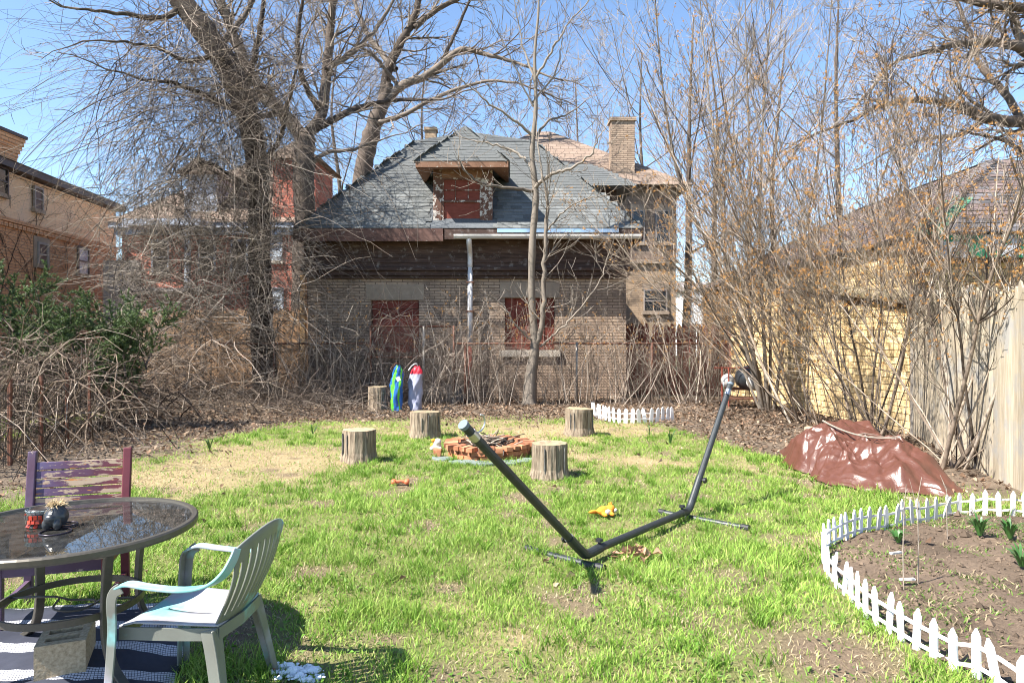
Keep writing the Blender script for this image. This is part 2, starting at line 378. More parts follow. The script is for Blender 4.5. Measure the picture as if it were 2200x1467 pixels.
M['fencegrey'] = pm('fence_weathered', [(.27,.22,.155), (.38,.32,.235), (.47,.41,.32)], 5, (7,7,.5), .9, rand=.2, grime=(2.5, (.30,.285,.26), .48, .64))
M['ybrick'] = pm('yellow_block', [(.56,.39,.18), (.69,.50,.26), (.78,.62,.38)], 6, (1,1,1.5), .85, rand=.26, grime=(1.7, (.40,.27,.13), .55, .72))
M['ymortar'] = pm('dark_joint', [(.10,.06,.03), (.16,.10,.05)], 8, rough=.95)
M['moss'] = pm('mossy_cap', [(.14,.13,.06), (.25,.20,.12), (.32,.27,.18)], 7, rough=.95, bstr=.8, bdist=.03)
M['white_siding'] = pm('white_siding', [(.70,.70,.70), (.80,.80,.80)], 3, rough=.6)
M['bluewhite'] = pm('pale_blue_trim', [(.34,.38,.45), (.44,.48,.55)], 3, rough=.6)
M['windowglass'] = finish(*new_mat('window_dark_glass'), (.02,.025,.03), .08, spec=.6)
M['curtain'] = pm('pale_blind', [(.5,.56,.62), (.62,.68,.74)], 4, rough=.5)
M['frame_dark'] = pm('dark_frame', [(.045,.03,.03), (.075,.05,.05)], 5, rough=.5)
M['frame_grey'] = pm('grey_frame', [(.22,.19,.18), (.30,.27,.25)], 5, rough=.6)
M['screen'] = pm('shutter_brown', [(.10,.07,.06), (.16,.11,.10)], 5, rough=.6)
M['pitbrick'] = pm('pit_brick', [(.26,.085,.045), (.40,.16,.08), (.50,.26,.14)], 9, rough=.9, rand=.35, bdist=.004)
M['ash'] = pm('ash', [(.06,.055,.05), (.20,.19,.18)], 20, rough=1)
M['flag'] = pm('flagstone', [(.13,.165,.15), (.22,.255,.235)], 9, rough=.8, rand=.15)
M['stumpside'] = pm('stump_side', [(.07,.05,.035), (.24,.185,.13), (.38,.31,.23)], 7, (5,5,.55), .9, bstr=1, bdist=.02, rand=.12)
M['stumptop'] = pm('stump_top', [(.17,.125,.075), (.32,.245,.16), (.24,.22,.11)], 9, rough=.9, bstr=.6, rand=.12)
M['hammock'] = pm('grey_steel', [(.022,.026,.028), (.038,.043,.046)], 25, rough=.45, bstr=.1, metal=.2, spec=.5)
M['hammock_cap'] = finish(*new_mat('grey_cap'), (.14,.17,.20), .4)
M['chrome'] = finish(*new_mat('zinc_hook'), (.5,.5,.5), .35, metal=1)
M['blackplastic'] = finish(*new_mat('black_plastic'), (.015,.015,.017), .45)
M['whitevinyl'] = pm('white_vinyl', [(.74,.74,.75), (.82,.82,.83)], 6, rough=.45, bstr=.05)
M['whitedirty'] = pm('white_dirty', [(.50,.47,.42), (.72,.70,.67)], 6, rough=.6, grime=(14, (.10,.08,.06), .60, .66))
M['tarp'] = pm('brown_tarp', [(.085,.033,.022), (.112,.046,.032)], 9, rough=.33, bstr=.5, bdist=.012, spec=.5, dist=1.5)
M['tablemetal'] = pm('bronze_metal', [(.075,.066,.053), (.10,.088,.07)], 20, rough=.42, bstr=.05, metal=.4, spec=.5)
M['concrete'] = pm('concrete_block', [(.25,.19,.115), (.40,.31,.20), (.50,.40,.28)], 55, rough=.95, bstr=.6, bdist=.006)
M['snow'] = pm('old_snow', [(.78,.80,.84), (.86,.88,.9)], 25, rough=.7, bstr=.7)
M['straw'] = pm('straw', [(.42,.31,.17), (.55,.43,.26)], 9, rough=.9)
M['kettle'] = pm('kettle_enamel', [(.018,.02,.024), (.035,.04,.045)], 6, rough=.35, spec=.6)
M['redmetal'] = pm('red_rusty_paint', [(.20,.045,.03), (.30,.08,.05)], 8, rough=.7)
M['palebin'] = pm('pale_plastic', [(.40,.38,.36), (.55,.53,.50)], 6, rough=.6)
M['bagblue'] = pm('nylon_blue', [(.01,.09,.33), (.02,.15,.46)], 4, rough=.45, spec=.5)
M['baggreen'] = pm('nylon_green', [(.10,.50,.03), (.14,.58,.05)], 4, rough=.45, spec=.5)
M['baggrey'] = pm('nylon_grey', [(.27,.28,.37), (.35,.36,.45)], 4, rough=.5, spec=.5)
M['bagred'] = pm('nylon_red', [(.50,.012,.03), (.60,.03,.05)], 4, rough=.5, spec=.5)
M['label'] = pm('white_label', [(.72,.72,.74), (.8,.8,.8)], 6, rough=.5)
M['plushorange'] = pm('plush_orange', [(.62,.20,.02), (.75,.30,.04)], 60, rough=1, bstr=.8, bdist=.01)
M['plushwhite'] = pm('plush_white', [(.62,.56,.48), (.74,.70,.64)], 60, rough=1, bstr=.8, bdist=.01)
M['bone'] = pm('rubber_coral', [(.60,.12,.05), (.68,.17,.08)], 10, rough=.5)
M['blackceramic'] = pm('black_ceramic', [(.015,.016,.017), (.035,.037,.04)], 30, rough=.3, spec=.6)
M['tile_red'] = pm('mosaic_tile', [(.30,.03,.015), (.42,.06,.03)], 10, rough=.2, rand=.2)
M['tile_dark'] = pm('mosaic_dark', [(.03,.025,.022), (.10,.08,.07)], 10, rough=.2, rand=.3)
M['tile_grey'] = pm('mosaic_grey', [(.16,.20,.20), (.24,.28,.28)], 10, rough=.2, rand=.2)
M['purplemetal'] = finish(*new_mat('purple_metal'), (.035,.028,.04), .3, metal=.5)
M['logwood'] = pm('cut_log', [(.32,.24,.16), (.45,.36,.26)], 6, (1,1,4), .9)
M['greyrock'] = pm('grey_rock', [(.22,.20,.18), (.34,.31,.28)], 8, rough=.95, bstr=.7, bdist=.02)

def glass_mat():
    m, n, l = new_mat('table_glass'); fr = n.new('ShaderNodeFresnel'); fr.inputs[0].default_value = 1.75
    g = n.new('ShaderNodeBsdfGlossy'); g.inputs['Roughness'].default_value = .012; g.inputs['Color'].default_value = (1,1,1,1)
    t = n.new('ShaderNodeBsdfTransparent'); t.inputs['Color'].default_value = (.80,.84,.82,1)
    v = mapping(n, l); f = noise(n, l, v, 9, 3); bp = n.new('ShaderNodeBump'); bp.inputs['Strength'].default_value = .02; bp.inputs['Distance'].default_value = .004
    l.new(f, bp.inputs['Height']); l.new(bp.outputs[0], g.inputs['Normal'])
    x = n.new('ShaderNodeMixShader'); l.new(fr.outputs[0], x.inputs[0]); l.new(t.outputs[0], x.inputs[1]); l.new(g.outputs[0], x.inputs[2])
    df = n.new('ShaderNodeBsdfDiffuse'); df.inputs['Color'].default_value = (.55,.53,.48,1); y = n.new('ShaderNodeMixShader'); l.new(ramp(n, l, noise(n, l, v, 14, 6, .7), [(.35, (.01,.01,.01)), (.7, (.06,.06,.06))]), y.inputs[0]); l.new(x.outputs[0], y.inputs[1]); l.new(df.outputs[0], y.inputs[2])
    o = n.new('ShaderNodeOutputMaterial'); l.new(y.outputs[0], o.inputs[0]); return m
M['glass'] = glass_mat()
def plastic_mat():
    m, n, l = new_mat('painted_plastic_shaded'); v = mapping(n, l)
    base = ramp(n, l, noise(n, l, v, 2.5, 3), [(.35, (.135,.135,.115)), (.65, (.185,.195,.17))])  # darker base tone puts the shade of back, legs and apron into the colour
    a = ramp(n, l, noise(n, l, v, 3.6, 4, .6), [(.56, (0,0,0)), (.68, (1,1,1))]); c = mixc(n, l, a, base, (.17,.37,.37))
    v2 = mapping(n, l, (1,1,1), (.4,.2,1)); b = ramp(n, l, noise(n, l, v2, 3.1, 3), [(.56, (0,0,0)), (.74, (1,1,1))]); c = mixc(n, l, b, c, (.33,.30,.36))
    r = ramp(n, l, noise(n, l, v2, 11, 6, .7), [(.66, (0,0,0)), (.69, (1,1,1))]); c = mixc(n, l, r, c, (.20,.045,.045))
    return finish(m, n, l, c, .45, noise(n, l, v, 60, 3), .08, .003, spec=.45)
M['plastic'] = plastic_mat()
def seat_mat():
    m, n, l = new_mat('painted_plastic_lit'); v = mapping(n, l)
    c = ramp(n, l, noise(n, l, v, 3.2, 4, .6), [(.32, (.30,.27,.28)), (.44, (.33,.34,.38)), (.54, (.20,.40,.40)), (.70, (.11,.33,.34))])  # paler copy for seat and arms, sunlit tone put into the colour
    c = mixc(n, l, ramp(n, l, noise(n, l, v, 9, 6, .7), [(.66, (0,0,0)), (.69, (1,1,1))]), c, (.22,.12,.10))
    return finish(m, n, l, c, .45, noise(n, l, v, 60, 3), .08, .003, spec=.45)
M['plastic_seat'] = seat_mat()
def purple_mat():
    m, n, l = new_mat('peeling_purple'); tc = n.new('ShaderNodeTexCoord'); sp = n.new('ShaderNodeSeparateXYZ'); l.new(tc.outputs['Object'], sp.inputs[0])
    v = mapping(n, l, (1,1,3)); f = noise(n, l, v, 3, 4)
    g = mth(n, l, 'ADD', mth(n, l, 'MULTIPLY', sp.outputs[0], 1.5), f)
    c = ramp(n, l, g, [(.08, (.095,.078,.165)), (.34, (.085,.045,.095)), (.55, (.08,.022,.04)), (.85, (.13,.026,.036))])
    p = ramp(n, l, noise(n, l, mapping(n, l, (1,1,4)), 5.5, 8, .65), [(.49, (0,0,0)), (.52, (1,1,1))]); c = mixc(n, l, p, c, (.36,.27,.19))
    p2 = ramp(n, l, noise(n, l, mapping(n, l, (1,1,5)), 13, 5, .6), [(.63, (0,0,0)), (.66, (1,1,1))]); c = mixc(n, l, p2, c, (.40,.16,.04))
    return finish(m, n, l, c, .55, p, .25, .003)
M['purple'] = purple_mat()
def purple_solid(name, a, b): return pm(name, [a, b], 5, (1,1,1), .55, grime=(14, (.42,.33,.25), .66, .69))
M['purple_l'] = purple_solid('violet_paint', (.10,.07,.12), (.09,.045,.075)); M['purple_r'] = purple_solid('maroon_paint', (.11,.022,.034), (.15,.035,.045))
def rug_mat():
    m, n, l = new_mat('woven_rug'); v = mapping(n, l); sp = n.new('ShaderNodeSeparateXYZ'); l.new(v, sp.inputs[0])
    wob = mth(n, l, 'MULTIPLY', noise(n, l, v, 2.2, 3), .16)
    y = mth(n, l, 'ADD', sp.outputs[1], wob)
    s = mth(n, l, 'FRACT', mth(n, l, 'MULTIPLY', y, 3.4))
    band = mth(n, l, 'MULTIPLY', mth(n, l, 'GREATER_THAN', s, .64), mth(n, l, 'LESS_THAN', s, .98))
    rope = mth(n, l, 'SINE', mth(n, l, 'ADD', mth(n, l, 'MULTIPLY', sp.outputs[0], 420.), mth(n, l, 'MULTIPLY', s, 60.)))
    thin = mth(n, l, 'LESS_THAN', mth(n, l, 'FRACT', mth(n, l, 'MULTIPLY', s, 16.)), .80)
    fac = mth(n, l, 'MULTIPLY', mth(n, l, 'MULTIPLY', band, thin), mth(n, l, 'GREATER_THAN', rope, -.86))
    c = mixc(n, l, fac, ramp(n, l, noise(n, l, v, 5, 4), [(.3, (.018,.021,.036)), (.7, (.035,.039,.06))]), (.52,.52,.56))
    bw = mth(n, l, 'SINE', mth(n, l, 'MULTIPLY', sp.outputs[1], 700.))
    return finish(m, n, l, c, .75, bw, .25, .003)
M['rug'] = rug_mat()
def ground_mat():
    m, n, l = new_mat('yard_ground'); at = n.new('ShaderNodeAttribute'); at.attribute_name = 'col'
    v = mapping(n, l); f = noise(n, l, v, 26, 6, .7); f2 = noise(n, l, v, 90, 3, .7)
    hv = n.new('ShaderNodeHueSaturation'); l.new(at.outputs['Color'], hv.inputs['Color'])
    l.new(mth(n, l, 'ADD', mth(n, l, 'MULTIPLY', mth(n, l, 'ADD', f, f2), 1.0), .05), hv.inputs['Value'])
    return finish(m, n, l, hv.outputs[0], .95, mth(n, l, 'ADD', f, mth(n, l, 'MULTIPLY', f2, .4)), .9, .03, spec=.15)
M['ground'] = ground_mat()
# ------------------------------------------------------------------ ground
BED = [P(*q) for q in ((2330,1112),(2190,1115),(2083,1111),(2041,1114),(1942,1134),(1860,1149),(1800,1172),(1772,1192),(1768,1216),(1789,1254),(1827,1292),(1860,1325),(1906,1358),(1960,1395),(2035,1436),(2090,1462),(2160,1500),(2240,1545))]
BEDPOLY = BED+[(6.2, 2.6), (6.4, 6.4)]
def inpoly(x, y, poly):
    c = np.zeros(np.shape(x), bool); j = len(poly)-1
    for i in range(len(poly)):
        xi, yi = poly[i]; xj, yj = poly[j]
        c ^= ((yi > y) != (yj > y)) & (x < (xj-xi)*(y-yi)/(yj-yi+1e-12)+xi); j = i
    return c
def ell(x, y, c, rx, ry): return np.exp(-(((x-c[0])/rx)**2+((y-c[1])/ry)**2))
LBX = np.array([-60, -5.2, -4.3, -2, 1.65, 2.97, 3.4, 3.7, 4.2, 6, 8, 60]); LBY = np.array([0, 10.4, 13.6, 13.7, 14.0, 12.9, 10.8, 9.3, 7.3, 6.6, 6.3, 0])
def zones(x, y):
    """lawn weight, dry weight, bare weight"""
    n1 = fbm(x*.9+40, y*.9+9, 4); n2 = fbm(x*2.3+7, y*2.3+70, 4); n3 = fbm(x*.45+90, y*.45+33, 3)
    edge = np.minimum((np.interp(x, LBX, LBY)-y)*.8, (x+4.95+.35*(y < 8)*(8-y)*.5)*1.2)+(n1-.5)*2.4
    lawn = 1/(1+np.exp(-edge*4))
    lawn = np.where(inpoly(x, y, BEDPOLY), .0, lawn)
    lawn = np.where((x < -8.4) & (y < 15), .8, lawn)
    dry = 1.1*ell(x, y, P(560, 985), 1.5, 1.1)+.9*ell(x, y, P(400, 1040), 1.2, .8)+.8*ell(x, y, P(1130, 925), 1.9, 1.0)+.7*ell(x, y, P(1300, 985), 1.0, .7)
    dry = dry+.5*ell(x, y, P(1890, 1180), .5, .6)+.32*np.clip((y-7)/8, 0, 1)
    dry = dry+1.15*np.clip((n2-.54)*4, 0, 1)*.5+.5*np.clip((n1-.58)*5, 0, 1)-.15
    bare = 1.2*ell(x, y, P(1790, 1410), .42, .45)+.8*ell(x, y, P(1560, 1240), .22, .25)+.5*ell(x, y, P(1780, 1215), .25, .3)+.7*ell(x, y, P(1480, 1330), .2, .2)
    bare = bare+.6*ell(x, y, P(620, 1400), .35, .2)+.6*ell(x, y, P(1010, 1450), .35, .15)+np.clip((fbm(x*2.6+3, y*2.6+55, 4)-.64)*8, 0, .9)
    bare = bare*np.where(x < -8.4, 0, 1)
    return lawn, np.clip(dry, 0, 1), np.clip(bare, 0, 1)
def gz(x, y):
    x = np.asarray(x, float); y = np.asarray(y, float)
    z = (fbm(x*1.7, y*1.7, 3)-.5)*.05+(fbm(x*7, y*7, 3)-.5)*.02
    z = z*np.clip((40-y)/20, 0, 1)
    z = z+.42*ell(x, y, (-7.2, 16.4), 1.9, 1.5)+.12*ell(x, y, (-4.5, 16.2), 1.6, .8)+.1*ell(x, y, (5.2, 15.5), 1.3, 2.0)
    z = z+np.where(inpoly(x, y, BEDPOLY), .02+.05*(fbm(x*5, y*5, 3)-.3), 0)
    return z
gx = np.unique(np.concatenate([np.linspace(-150, -14, 24), np.linspace(-14, -7, 60), np.linspace(-7, 7, 180), np.linspace(7, 14, 40), np.linspace(14, 150, 24)]))
gy = np.unique(np.concatenate([np.linspace(-60, 1, 14), np.linspace(1, 16, 190), np.linspace(16, 30, 60), np.linspace(30, 260, 30)]))
X, Y = np.meshgrid(gx, gy, indexing='ij'); nx, ny = X.shape
L_, D_, B_ = zones(X, Y)
soil = np.array((.13,.095,.068)); thatch = np.array((.33,.255,.14)); green = np.array((.16,.17,.06)); litter = np.array((.15,.115,.085)); baresoil = np.array((.17,.125,.085))
nn = fbm(X*3+5, Y*3+60, 4)[..., None]
lawncol = green*(1-D_[..., None])+thatch*D_[..., None]; lawncol = lawncol*(1-B_[..., None])+baresoil*B_[..., None]
off = litter*(.55+.9*nn)
bedm = inpoly(X, Y, BEDPOLY)[..., None]
off = np.where(bedm, soil*(.6+.9*nn), off)
far = np.clip((Y-19)/3, 0, 1)[..., None]; off = off*(1-far)+np.array((.12,.12,.06))*far
GC = off*(1-L_[..., None])+lawncol*L_[..., None]
Z = gz(X, Y)
ii = np.arange(nx-1)[:, None]*ny+np.arange(ny-1)[None]; Qg = np.stack([ii, ii+ny, ii+ny+1, ii+1], -1).reshape(-1, 4)
go = bpy.data.objects.new('ground', np_mesh('ground', np.stack([X, Y, Z], -1).reshape(-1, 3), Qg, M['ground'], col=GC.reshape(-1, 3))); link(go)
tag(go, 'backyard ground of patchy lawn, bare soil and leaf litter', 'ground', kind='structure')

# ------------------------------------------------------------------ grass
def blades(name, x, y, h, wd, col, lean, label, cat, mat):
    n = len(x); a = rng.uniform(0, 2*math.pi, n); la = rng.uniform(0, 2*math.pi, n)
    z = gz(x, y)-.006; c, s = np.cos(a)*wd/2, np.sin(a)*wd/2
    lx = np.cos(la)*lean*h; ly = np.sin(la)*lean*h
    V = np.empty((n, 5, 3)); 
    V[:, 0] = np.stack([x-c, y-s, z], -1); V[:, 1] = np.stack([x+c, y+s, z], -1)
    mz = z+h*.55*(1-.25*lean); V[:, 2] = np.stack([x+lx*.35+c*.8, y+ly*.35+s*.8, mz], -1); V[:, 3] = np.stack([x+lx*.35-c*.8, y+ly*.35-s*.8, mz], -1)
    V[:, 4] = np.stack([x+lx, y+ly, z+h*(1-.35*lean)], -1)
    b = np.arange(n)[:, None]*5; T3 = np.concatenate([b+[0,1,2], b+[0,2,3], b+[3,2,4]], 1).reshape(-1, 3)
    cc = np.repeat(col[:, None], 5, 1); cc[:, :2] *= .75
    o = bpy.data.objects.new(name, np_mesh(name, V.reshape(-1, 3), T3, mat, col=cc.reshape(-1, 3))); link(o)
    return tag(o, label, cat, kind='stuff')
def sample(n, d0, d1, k=.82):
    y = rng.uniform(d0, d1, n); x = rng.uniform(-k, k, n)*y; return x, y
x, y = sample(430000, 2.2, 14.6); lw, dr, br = zones(x, y)
tuft = fbm(x*3.1+20, y*3.1+4, 3)
keep = rng.random(len(x)) < lw*(1-.62*br)*(.40+1.0*np.clip((tuft-.32)*2.6, 0, 1))*(1-.25*dr)
RUGQ = [(-2.0,4.36), (-4.2,4.05), (-3.9,1.5), (-1.05,1.6)]
keep &= ~inpoly(x, y, RUGQ)
pc = P(1051, 967); keep &= ((x+.33)**2+(y-9.9)**2) > .62**2
x, y, dr, tuft = x[keep], y[keep], dr[keep], tuft[keep]; n = len(x)
br = br[keep]; isdry = (rng.random(n) < br*.9) | (rng.random(n) < np.clip(.17+dr*.85, 0, .95))
h = np.where(isdry, rng.uniform(.018, .045, n), rng.uniform(.03, .062, n)*(1+2.0*np.clip(tuft-.52, 0, .3)/.3*rng.random(n)))
wd = rng.uniform(.0035, .006, n)*(1+y/11)
lean = np.where(isdry, rng.uniform(.5, 1.3, n), rng.uniform(.15, .95, n))
t = rng.random(n)[:, None]; pn = fbm(x*.8+66, y*.8+5, 3)[:, None]
gcol = np.array((.13,.255,.03))*(1-t)+np.array((.36,.46,.11))*t; gcol = gcol*(.92+.6*pn)
dcol = np.array((.36,.28,.15))*(1-t)+np.array((.58,.49,.32))*t
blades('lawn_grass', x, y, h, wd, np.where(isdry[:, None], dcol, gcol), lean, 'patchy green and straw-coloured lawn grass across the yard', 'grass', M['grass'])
# coarse clumps of taller grass
cx, cy = sample(1500, 2.6, 12.5); lw, dr, br = zones(cx, cy); k = (lw > .8) & (dr < .5) & (br < .5) & ~inpoly(cx, cy, RUGQ); cx, cy = cx[k], cy[k]
xs = np.repeat(cx, 26)+rng.normal(0, .035, len(cx)*26); ys = np.repeat(cy, 26)+rng.normal(0, .035, len(cx)*26); n = len(xs); t = rng.random(n)[:, None]
blades('tall_grass_clumps', xs, ys, rng.uniform(.06, .13, n), rng.uniform(.004, .0065, n)*(1+ys/14), (np.array((.10,.22,.02))*(1-t)+np.array((.22,.36,.05))*t), rng.uniform(.3, 1.0, n), 'taller darker tufts of grass scattered over the lawn', 'grass', M['grass'])
# weeds and straw inside the bed
x, y = rng.uniform(2.2, 6.4, 34000), rng.uniform(2.4, 6.8, 34000); k = inpoly(x, y, BEDPOLY) & (fbm(x*3.4, y*3.4+30, 3)+.06*rng.normal(size=len(x)) > .47); x, y = x[k], y[k]; n = len(x); t = rng.random(n)[:, None]
sd = (rng.random(n) < .45)[:, None]
blades('bed_weeds', x, y, rng.uniform(.015, .055, n), rng.uniform(.006, .013, n), np.where(sd, np.array((.40,.32,.20))*(.6+.6*t), np.array((.12,.22,.035))*(.7+.8*t)), rng.uniform(.5, 1.5, n), 'low green weeds and straw on the soil of the fenced garden bed', 'weeds', M['grass'])

# ------------------------------------------------------------------ leaf litter
def leaves(name, x, y, z, s, cols, label, parent=None, flat=.5):
    n = len(x); a = rng.uniform(0, 2*math.pi, n); tx, ty = rng.normal(0, flat, n), rng.normal(0, flat, n); cu = rng.uniform(-.5, .9, n)*s
    u = np.stack([np.cos(a), np.sin(a), tx], -1); v = np.stack([-np.sin(a), np.cos(a), ty], -1)
    c = np.stack([x, y, z], -1); V = np.empty((n, 6, 3)); w6 = rng.uniform(.4, .7, n)[:, None]*s[:, None]
    V[:, 0] = c-u*s[:, None]; V[:, 1] = c+v*w6; V[:, 1, 2] += cu; V[:, 2] = c+u*s[:, None]*.35+v*w6*.9; V[:, 2, 2] += cu*.8; V[:, 3] = c+u*s[:, None]; V[:, 4] = c+u*s[:, None]*.3-v*w6*.9; V[:, 4, 2] += cu*.6; V[:, 5] = c-v*w6; V[:, 5, 2] += cu
    b = np.arange(n)[:, None]*6; Q = np.concatenate([b+[0,1,2,3], b+[0,3,4,5]], 1).reshape(-1, 4)
    t = rng.random(n)[:, None]; i = rng.integers(0, len(cols), n); cc = np.array(cols)[i]*(.55+.75*t)
    o = bpy.data.objects.new(name, np_mesh(name, V.reshape(-1, 3), Q, M['litter'], col=np.repeat(cc[:, None], 6, 1).reshape(-1, 3))); link(o, parent)
    return tag(o, label, 'leaves' if parent is None else None, kind='stuff')
x = rng.uniform(-9, 8, 60000); y = rng.uniform(6.5, 19, 60000); lw, _, _ = zones(x, y)
k = (rng.random(len(x)) < (1-lw)*(.25+.75*np.clip((y-9)/5, 0, 1))) & ~inpoly(x, y, BEDPOLY) & (x < 6.9-.1*np.clip(y-12, 0, 9)); x, y = x[k], y[k]
x2, y2 = sample(170, 4.5, 13); x = np.concatenate([x, x2]); y = np.concatenate([y, y2])
n = len(x)
leaves('leaf_litter', x, y, gz(x, y)+rng.uniform(.004, .035, n)+.025*(y < 12.5)*(x > -4.5)*0, rng.uniform(.014, .045, n), [(.26,.185,.125), (.19,.13,.09), (.36,.27,.19), (.11,.08,.06), (.23,.145,.095)], 'brown dead leaves carpeting the ground along the back of the yard')
# clover and small weeds in the lawn, clods and straw in the bed
x, y = sample(11000, 2.4, 12); lw, dr, br = zones(x, y); k = (lw > .6) & (fbm(x*2.1+31, y*2.1+8, 3) > .52) & ~inpoly(x, y, RUGQ); x, y = x[k], y[k]; n = len(x)
leaves('lawn_weeds', x, y, gz(x, y)+rng.uniform(.01, .035, n), rng.uniform(.008, .02, n), [(.10,.20,.03), (.16,.27,.05), (.20,.30,.09)], 'low clover and broad-leaved weeds growing through the lawn', flat=.3)
x, y = rng.uniform(2.2, 6.3, 9000), rng.uniform(2.4, 6.8, 9000); k = inpoly(x, y, BEDPOLY); x, y = x[k], y[k]; n = len(x)
c = np.stack([x, y, gz(x, y)+.004], -1); s_ = .004*np.exp(rng.normal(.35, .6, n)); dirs = np.array([(1,0,0), (0,1,0), (-1,0,0), (0,-1,0), (0,0,1), (0,0,-.6)])
V = c[:, None]+dirs[None]*s_[:, None, None]*rng.uniform(.6, 1.5, (n, 6, 1)); tri = np.array([(0,1,4), (1,2,4), (2,3,4), (3,0,4), (1,0,5), (2,1,5), (3,2,5), (0,3,5)]); Q = (np.arange(n)[:, None, None]*6+tri[None]).reshape(-1, 3)
cc = soil*rng.uniform(.5, 1.7, (n, 1)); o = bpy.data.objects.new('soil_clods', np_mesh('soil_clods', V.reshape(-1, 3), Q, M['litter'], col=np.repeat(cc[:, None], 6, 1).reshape(-1, 3), smooth=False)); link(o); tag(o, 'loose dark clods of soil in the fenced garden bed', 'soil', kind='stuff')
# twig litter at the back left
T = Tubes()
for _ in range(2600):
    x = rng.uniform(-8.8, 3.5) if rng.random() < .75 else rng.uniform(3, 6.5); y = rng.uniform(9, 17.6)
    lw, _, _ = zones(np.array([x]), np.array([y]))
    if lw[0] > .35: continue
    a = rng.uniform(0, 6.3); L = rng.uniform(.15, .7); d = np.array((math.cos(a), math.sin(a), rng.normal(0, .12)))
    pts, _ = walk(np.array((x, y, float(gz(x, y))+.02)), d, L, 4, .12, (0, 0, -.05), rng); T.add(pts, rng.uniform(.002, .006), 3, rng.random())
tubes_obj('twig_litter', T, M['twig'], label='fallen twigs scattered on the leaf litter along the back fence', cat='twigs', kind='stuff')

# ------------------------------------------------------------------ carriage house
HX0, HX1, HYF, HYB = WX(662, 19), WX(1345, 19), 19.0, 27.0
house = thing('carriage_house', 'tan brick carriage house with grey shingled hip roof and boarded windows', 'house', ((HX0+HX1)/2, HYF, 0))
WL = (WX(797, 19), WX(900, 19), WZ(757, 19), WZ(645, 19)); WR = (WX(1085, 19), WX(1192, 19), WZ(752, 19), WZ(640, 19))
ZT = WZ(592, 19)
mb = MB()
xs = [HX0, WL[0], WL[1], WR[0], WR[1], HX1]
for i in (0, 2, 4): mb.box(xs[i], xs[i+1], HYF, HYF+.3, -.3, ZT)
mb.box(WL[0], WL[1], HYF, HYF+.3, -.3, WL[2]); mb.box(WL[0], WL[1], HYF, HYF+.3, WL[3], ZT)
mb.box(WR[0], WR[1], HYF, HYF+.3, -.3, WR[2]); mb.box(WR[0], WR[1], HYF, HYF+.3, WR[3], ZT)
part('front_wall', mb, M['brick_carriage'], house)
mb = MB(); mb.box(HX0, HX0+.3, HYF+.301, HYB, -.3, 4.4); part('side_wall', mb, M['brick_side'], house)
mb = MB(); mb.box(HX1-.3, HX1, HYF+.301, HYB, -.3, 4.4); part('side_wall', mb, M['brick_side'], house)
mb = MB(); mb.box(HX0+.3, HX1-.3, HYB-.3, HYB-.002, -.3, 4.4); part('back_wall', mb, M['brick_carriage'], house)
# windows
for (x0, x1, z0, z1), horiz in ((WL, True), (WR, False)):
    mb = MB(); mb.box(x0-.03, x1+.03, HYF+.18, HYF+.29, z0, z1)
    wn = part('window', mb, M['darkwood'], house)
    if horiz: wn['label'] = 'window boarded with red horizontal planks'
    else: wn['label'] = 'window boarded with red vertical planks'
    if horiz:
        nb = 6; hh = (z1-z0)/nb
        for i in range(nb):
            b = MB(); j = random.uniform(-.02, .02); b.box(x0+.02, x1-.02, HYF+.11+random.uniform(-.02, .02), HYF+.15, z0+i*hh+.006, z0+(i+1)*hh-.006); part('plank', b, M['redboard'], wn, bevel=.004)
    else:
        nb = 5; ww = (x1-x0)/nb
        for i in range(nb):
            b = MB(); b.box(x0+i*ww+.006, x0+(i+1)*ww-.006, HYF+.11+random.uniform(-.02, .02), HYF+.15, z0+.01, z1-.01); part('plank', b, M['redboard'], wn, bevel=.004)
    b = MB(); b.box(x0-.14, x1+.14, HYF-.02, HYF+.02, z1+.003, z1+.44); part('lintel', b, M['stone'], wn, bevel=.006)
    b = MB(); b.box(x0-.16, x1+.16, HYF-.09, HYF+.05, z0-.19, z0-.003); part('sill', b, M['stone_pale'] if not horiz else M['peelwood'], wn, bevel=.01)
# frieze: lapped boards and a ledge
zf0, zf1 = WZ(575, 18.9), 4.42
nb = 6; hh = (zf1-zf0)/nb
for i in range(nb):
    b = MB(); z = zf0+i*hh; y0 = HYF-.10
    b.add([(HX0-.08, y0-.03, z), (HX1+.08, y0-.03, z), (HX1+.08, y0, z+hh+.03), (HX0-.08, y0, z+hh+.03), (HX0-.08, y0+.1, z), (HX1+.08, y0+.1, z), (HX1+.08, y0+.1, z+hh+.03), (HX0-.08, y0+.1, z+hh+.03)], [(0,1,2,3),(0,4,5,1),(3,2,6,7),(0,3,7,4),(1,5,6,2)])
    part('frieze_board', b, M['darkwood'], house)
for s, xx in ((-1, HX0-.08), (1, HX1+.08)):
    b = MB(); b.box(min(xx, xx-s*.12), max(xx, xx-s*.12)+.001, HYF-.14, HYF+.6, zf0, 4.45); part('corner_board', b, M['darkwood'], house)
b = MB(); b.box(HX0-.16, HX1+.16, HYF-.24, HYF+.05, zf0-.09, zf0-.002); b.box(HX0-.10, HX1+.10, HYF-.16, HYF+.05, zf0-.22, zf0-.092); b.box(HX0-.05, HX1+.05, HYF-.09, HYF+.05, zf0-.30, zf0-.222); part('ledge', b, M['darkwood'], house, bevel=.01)
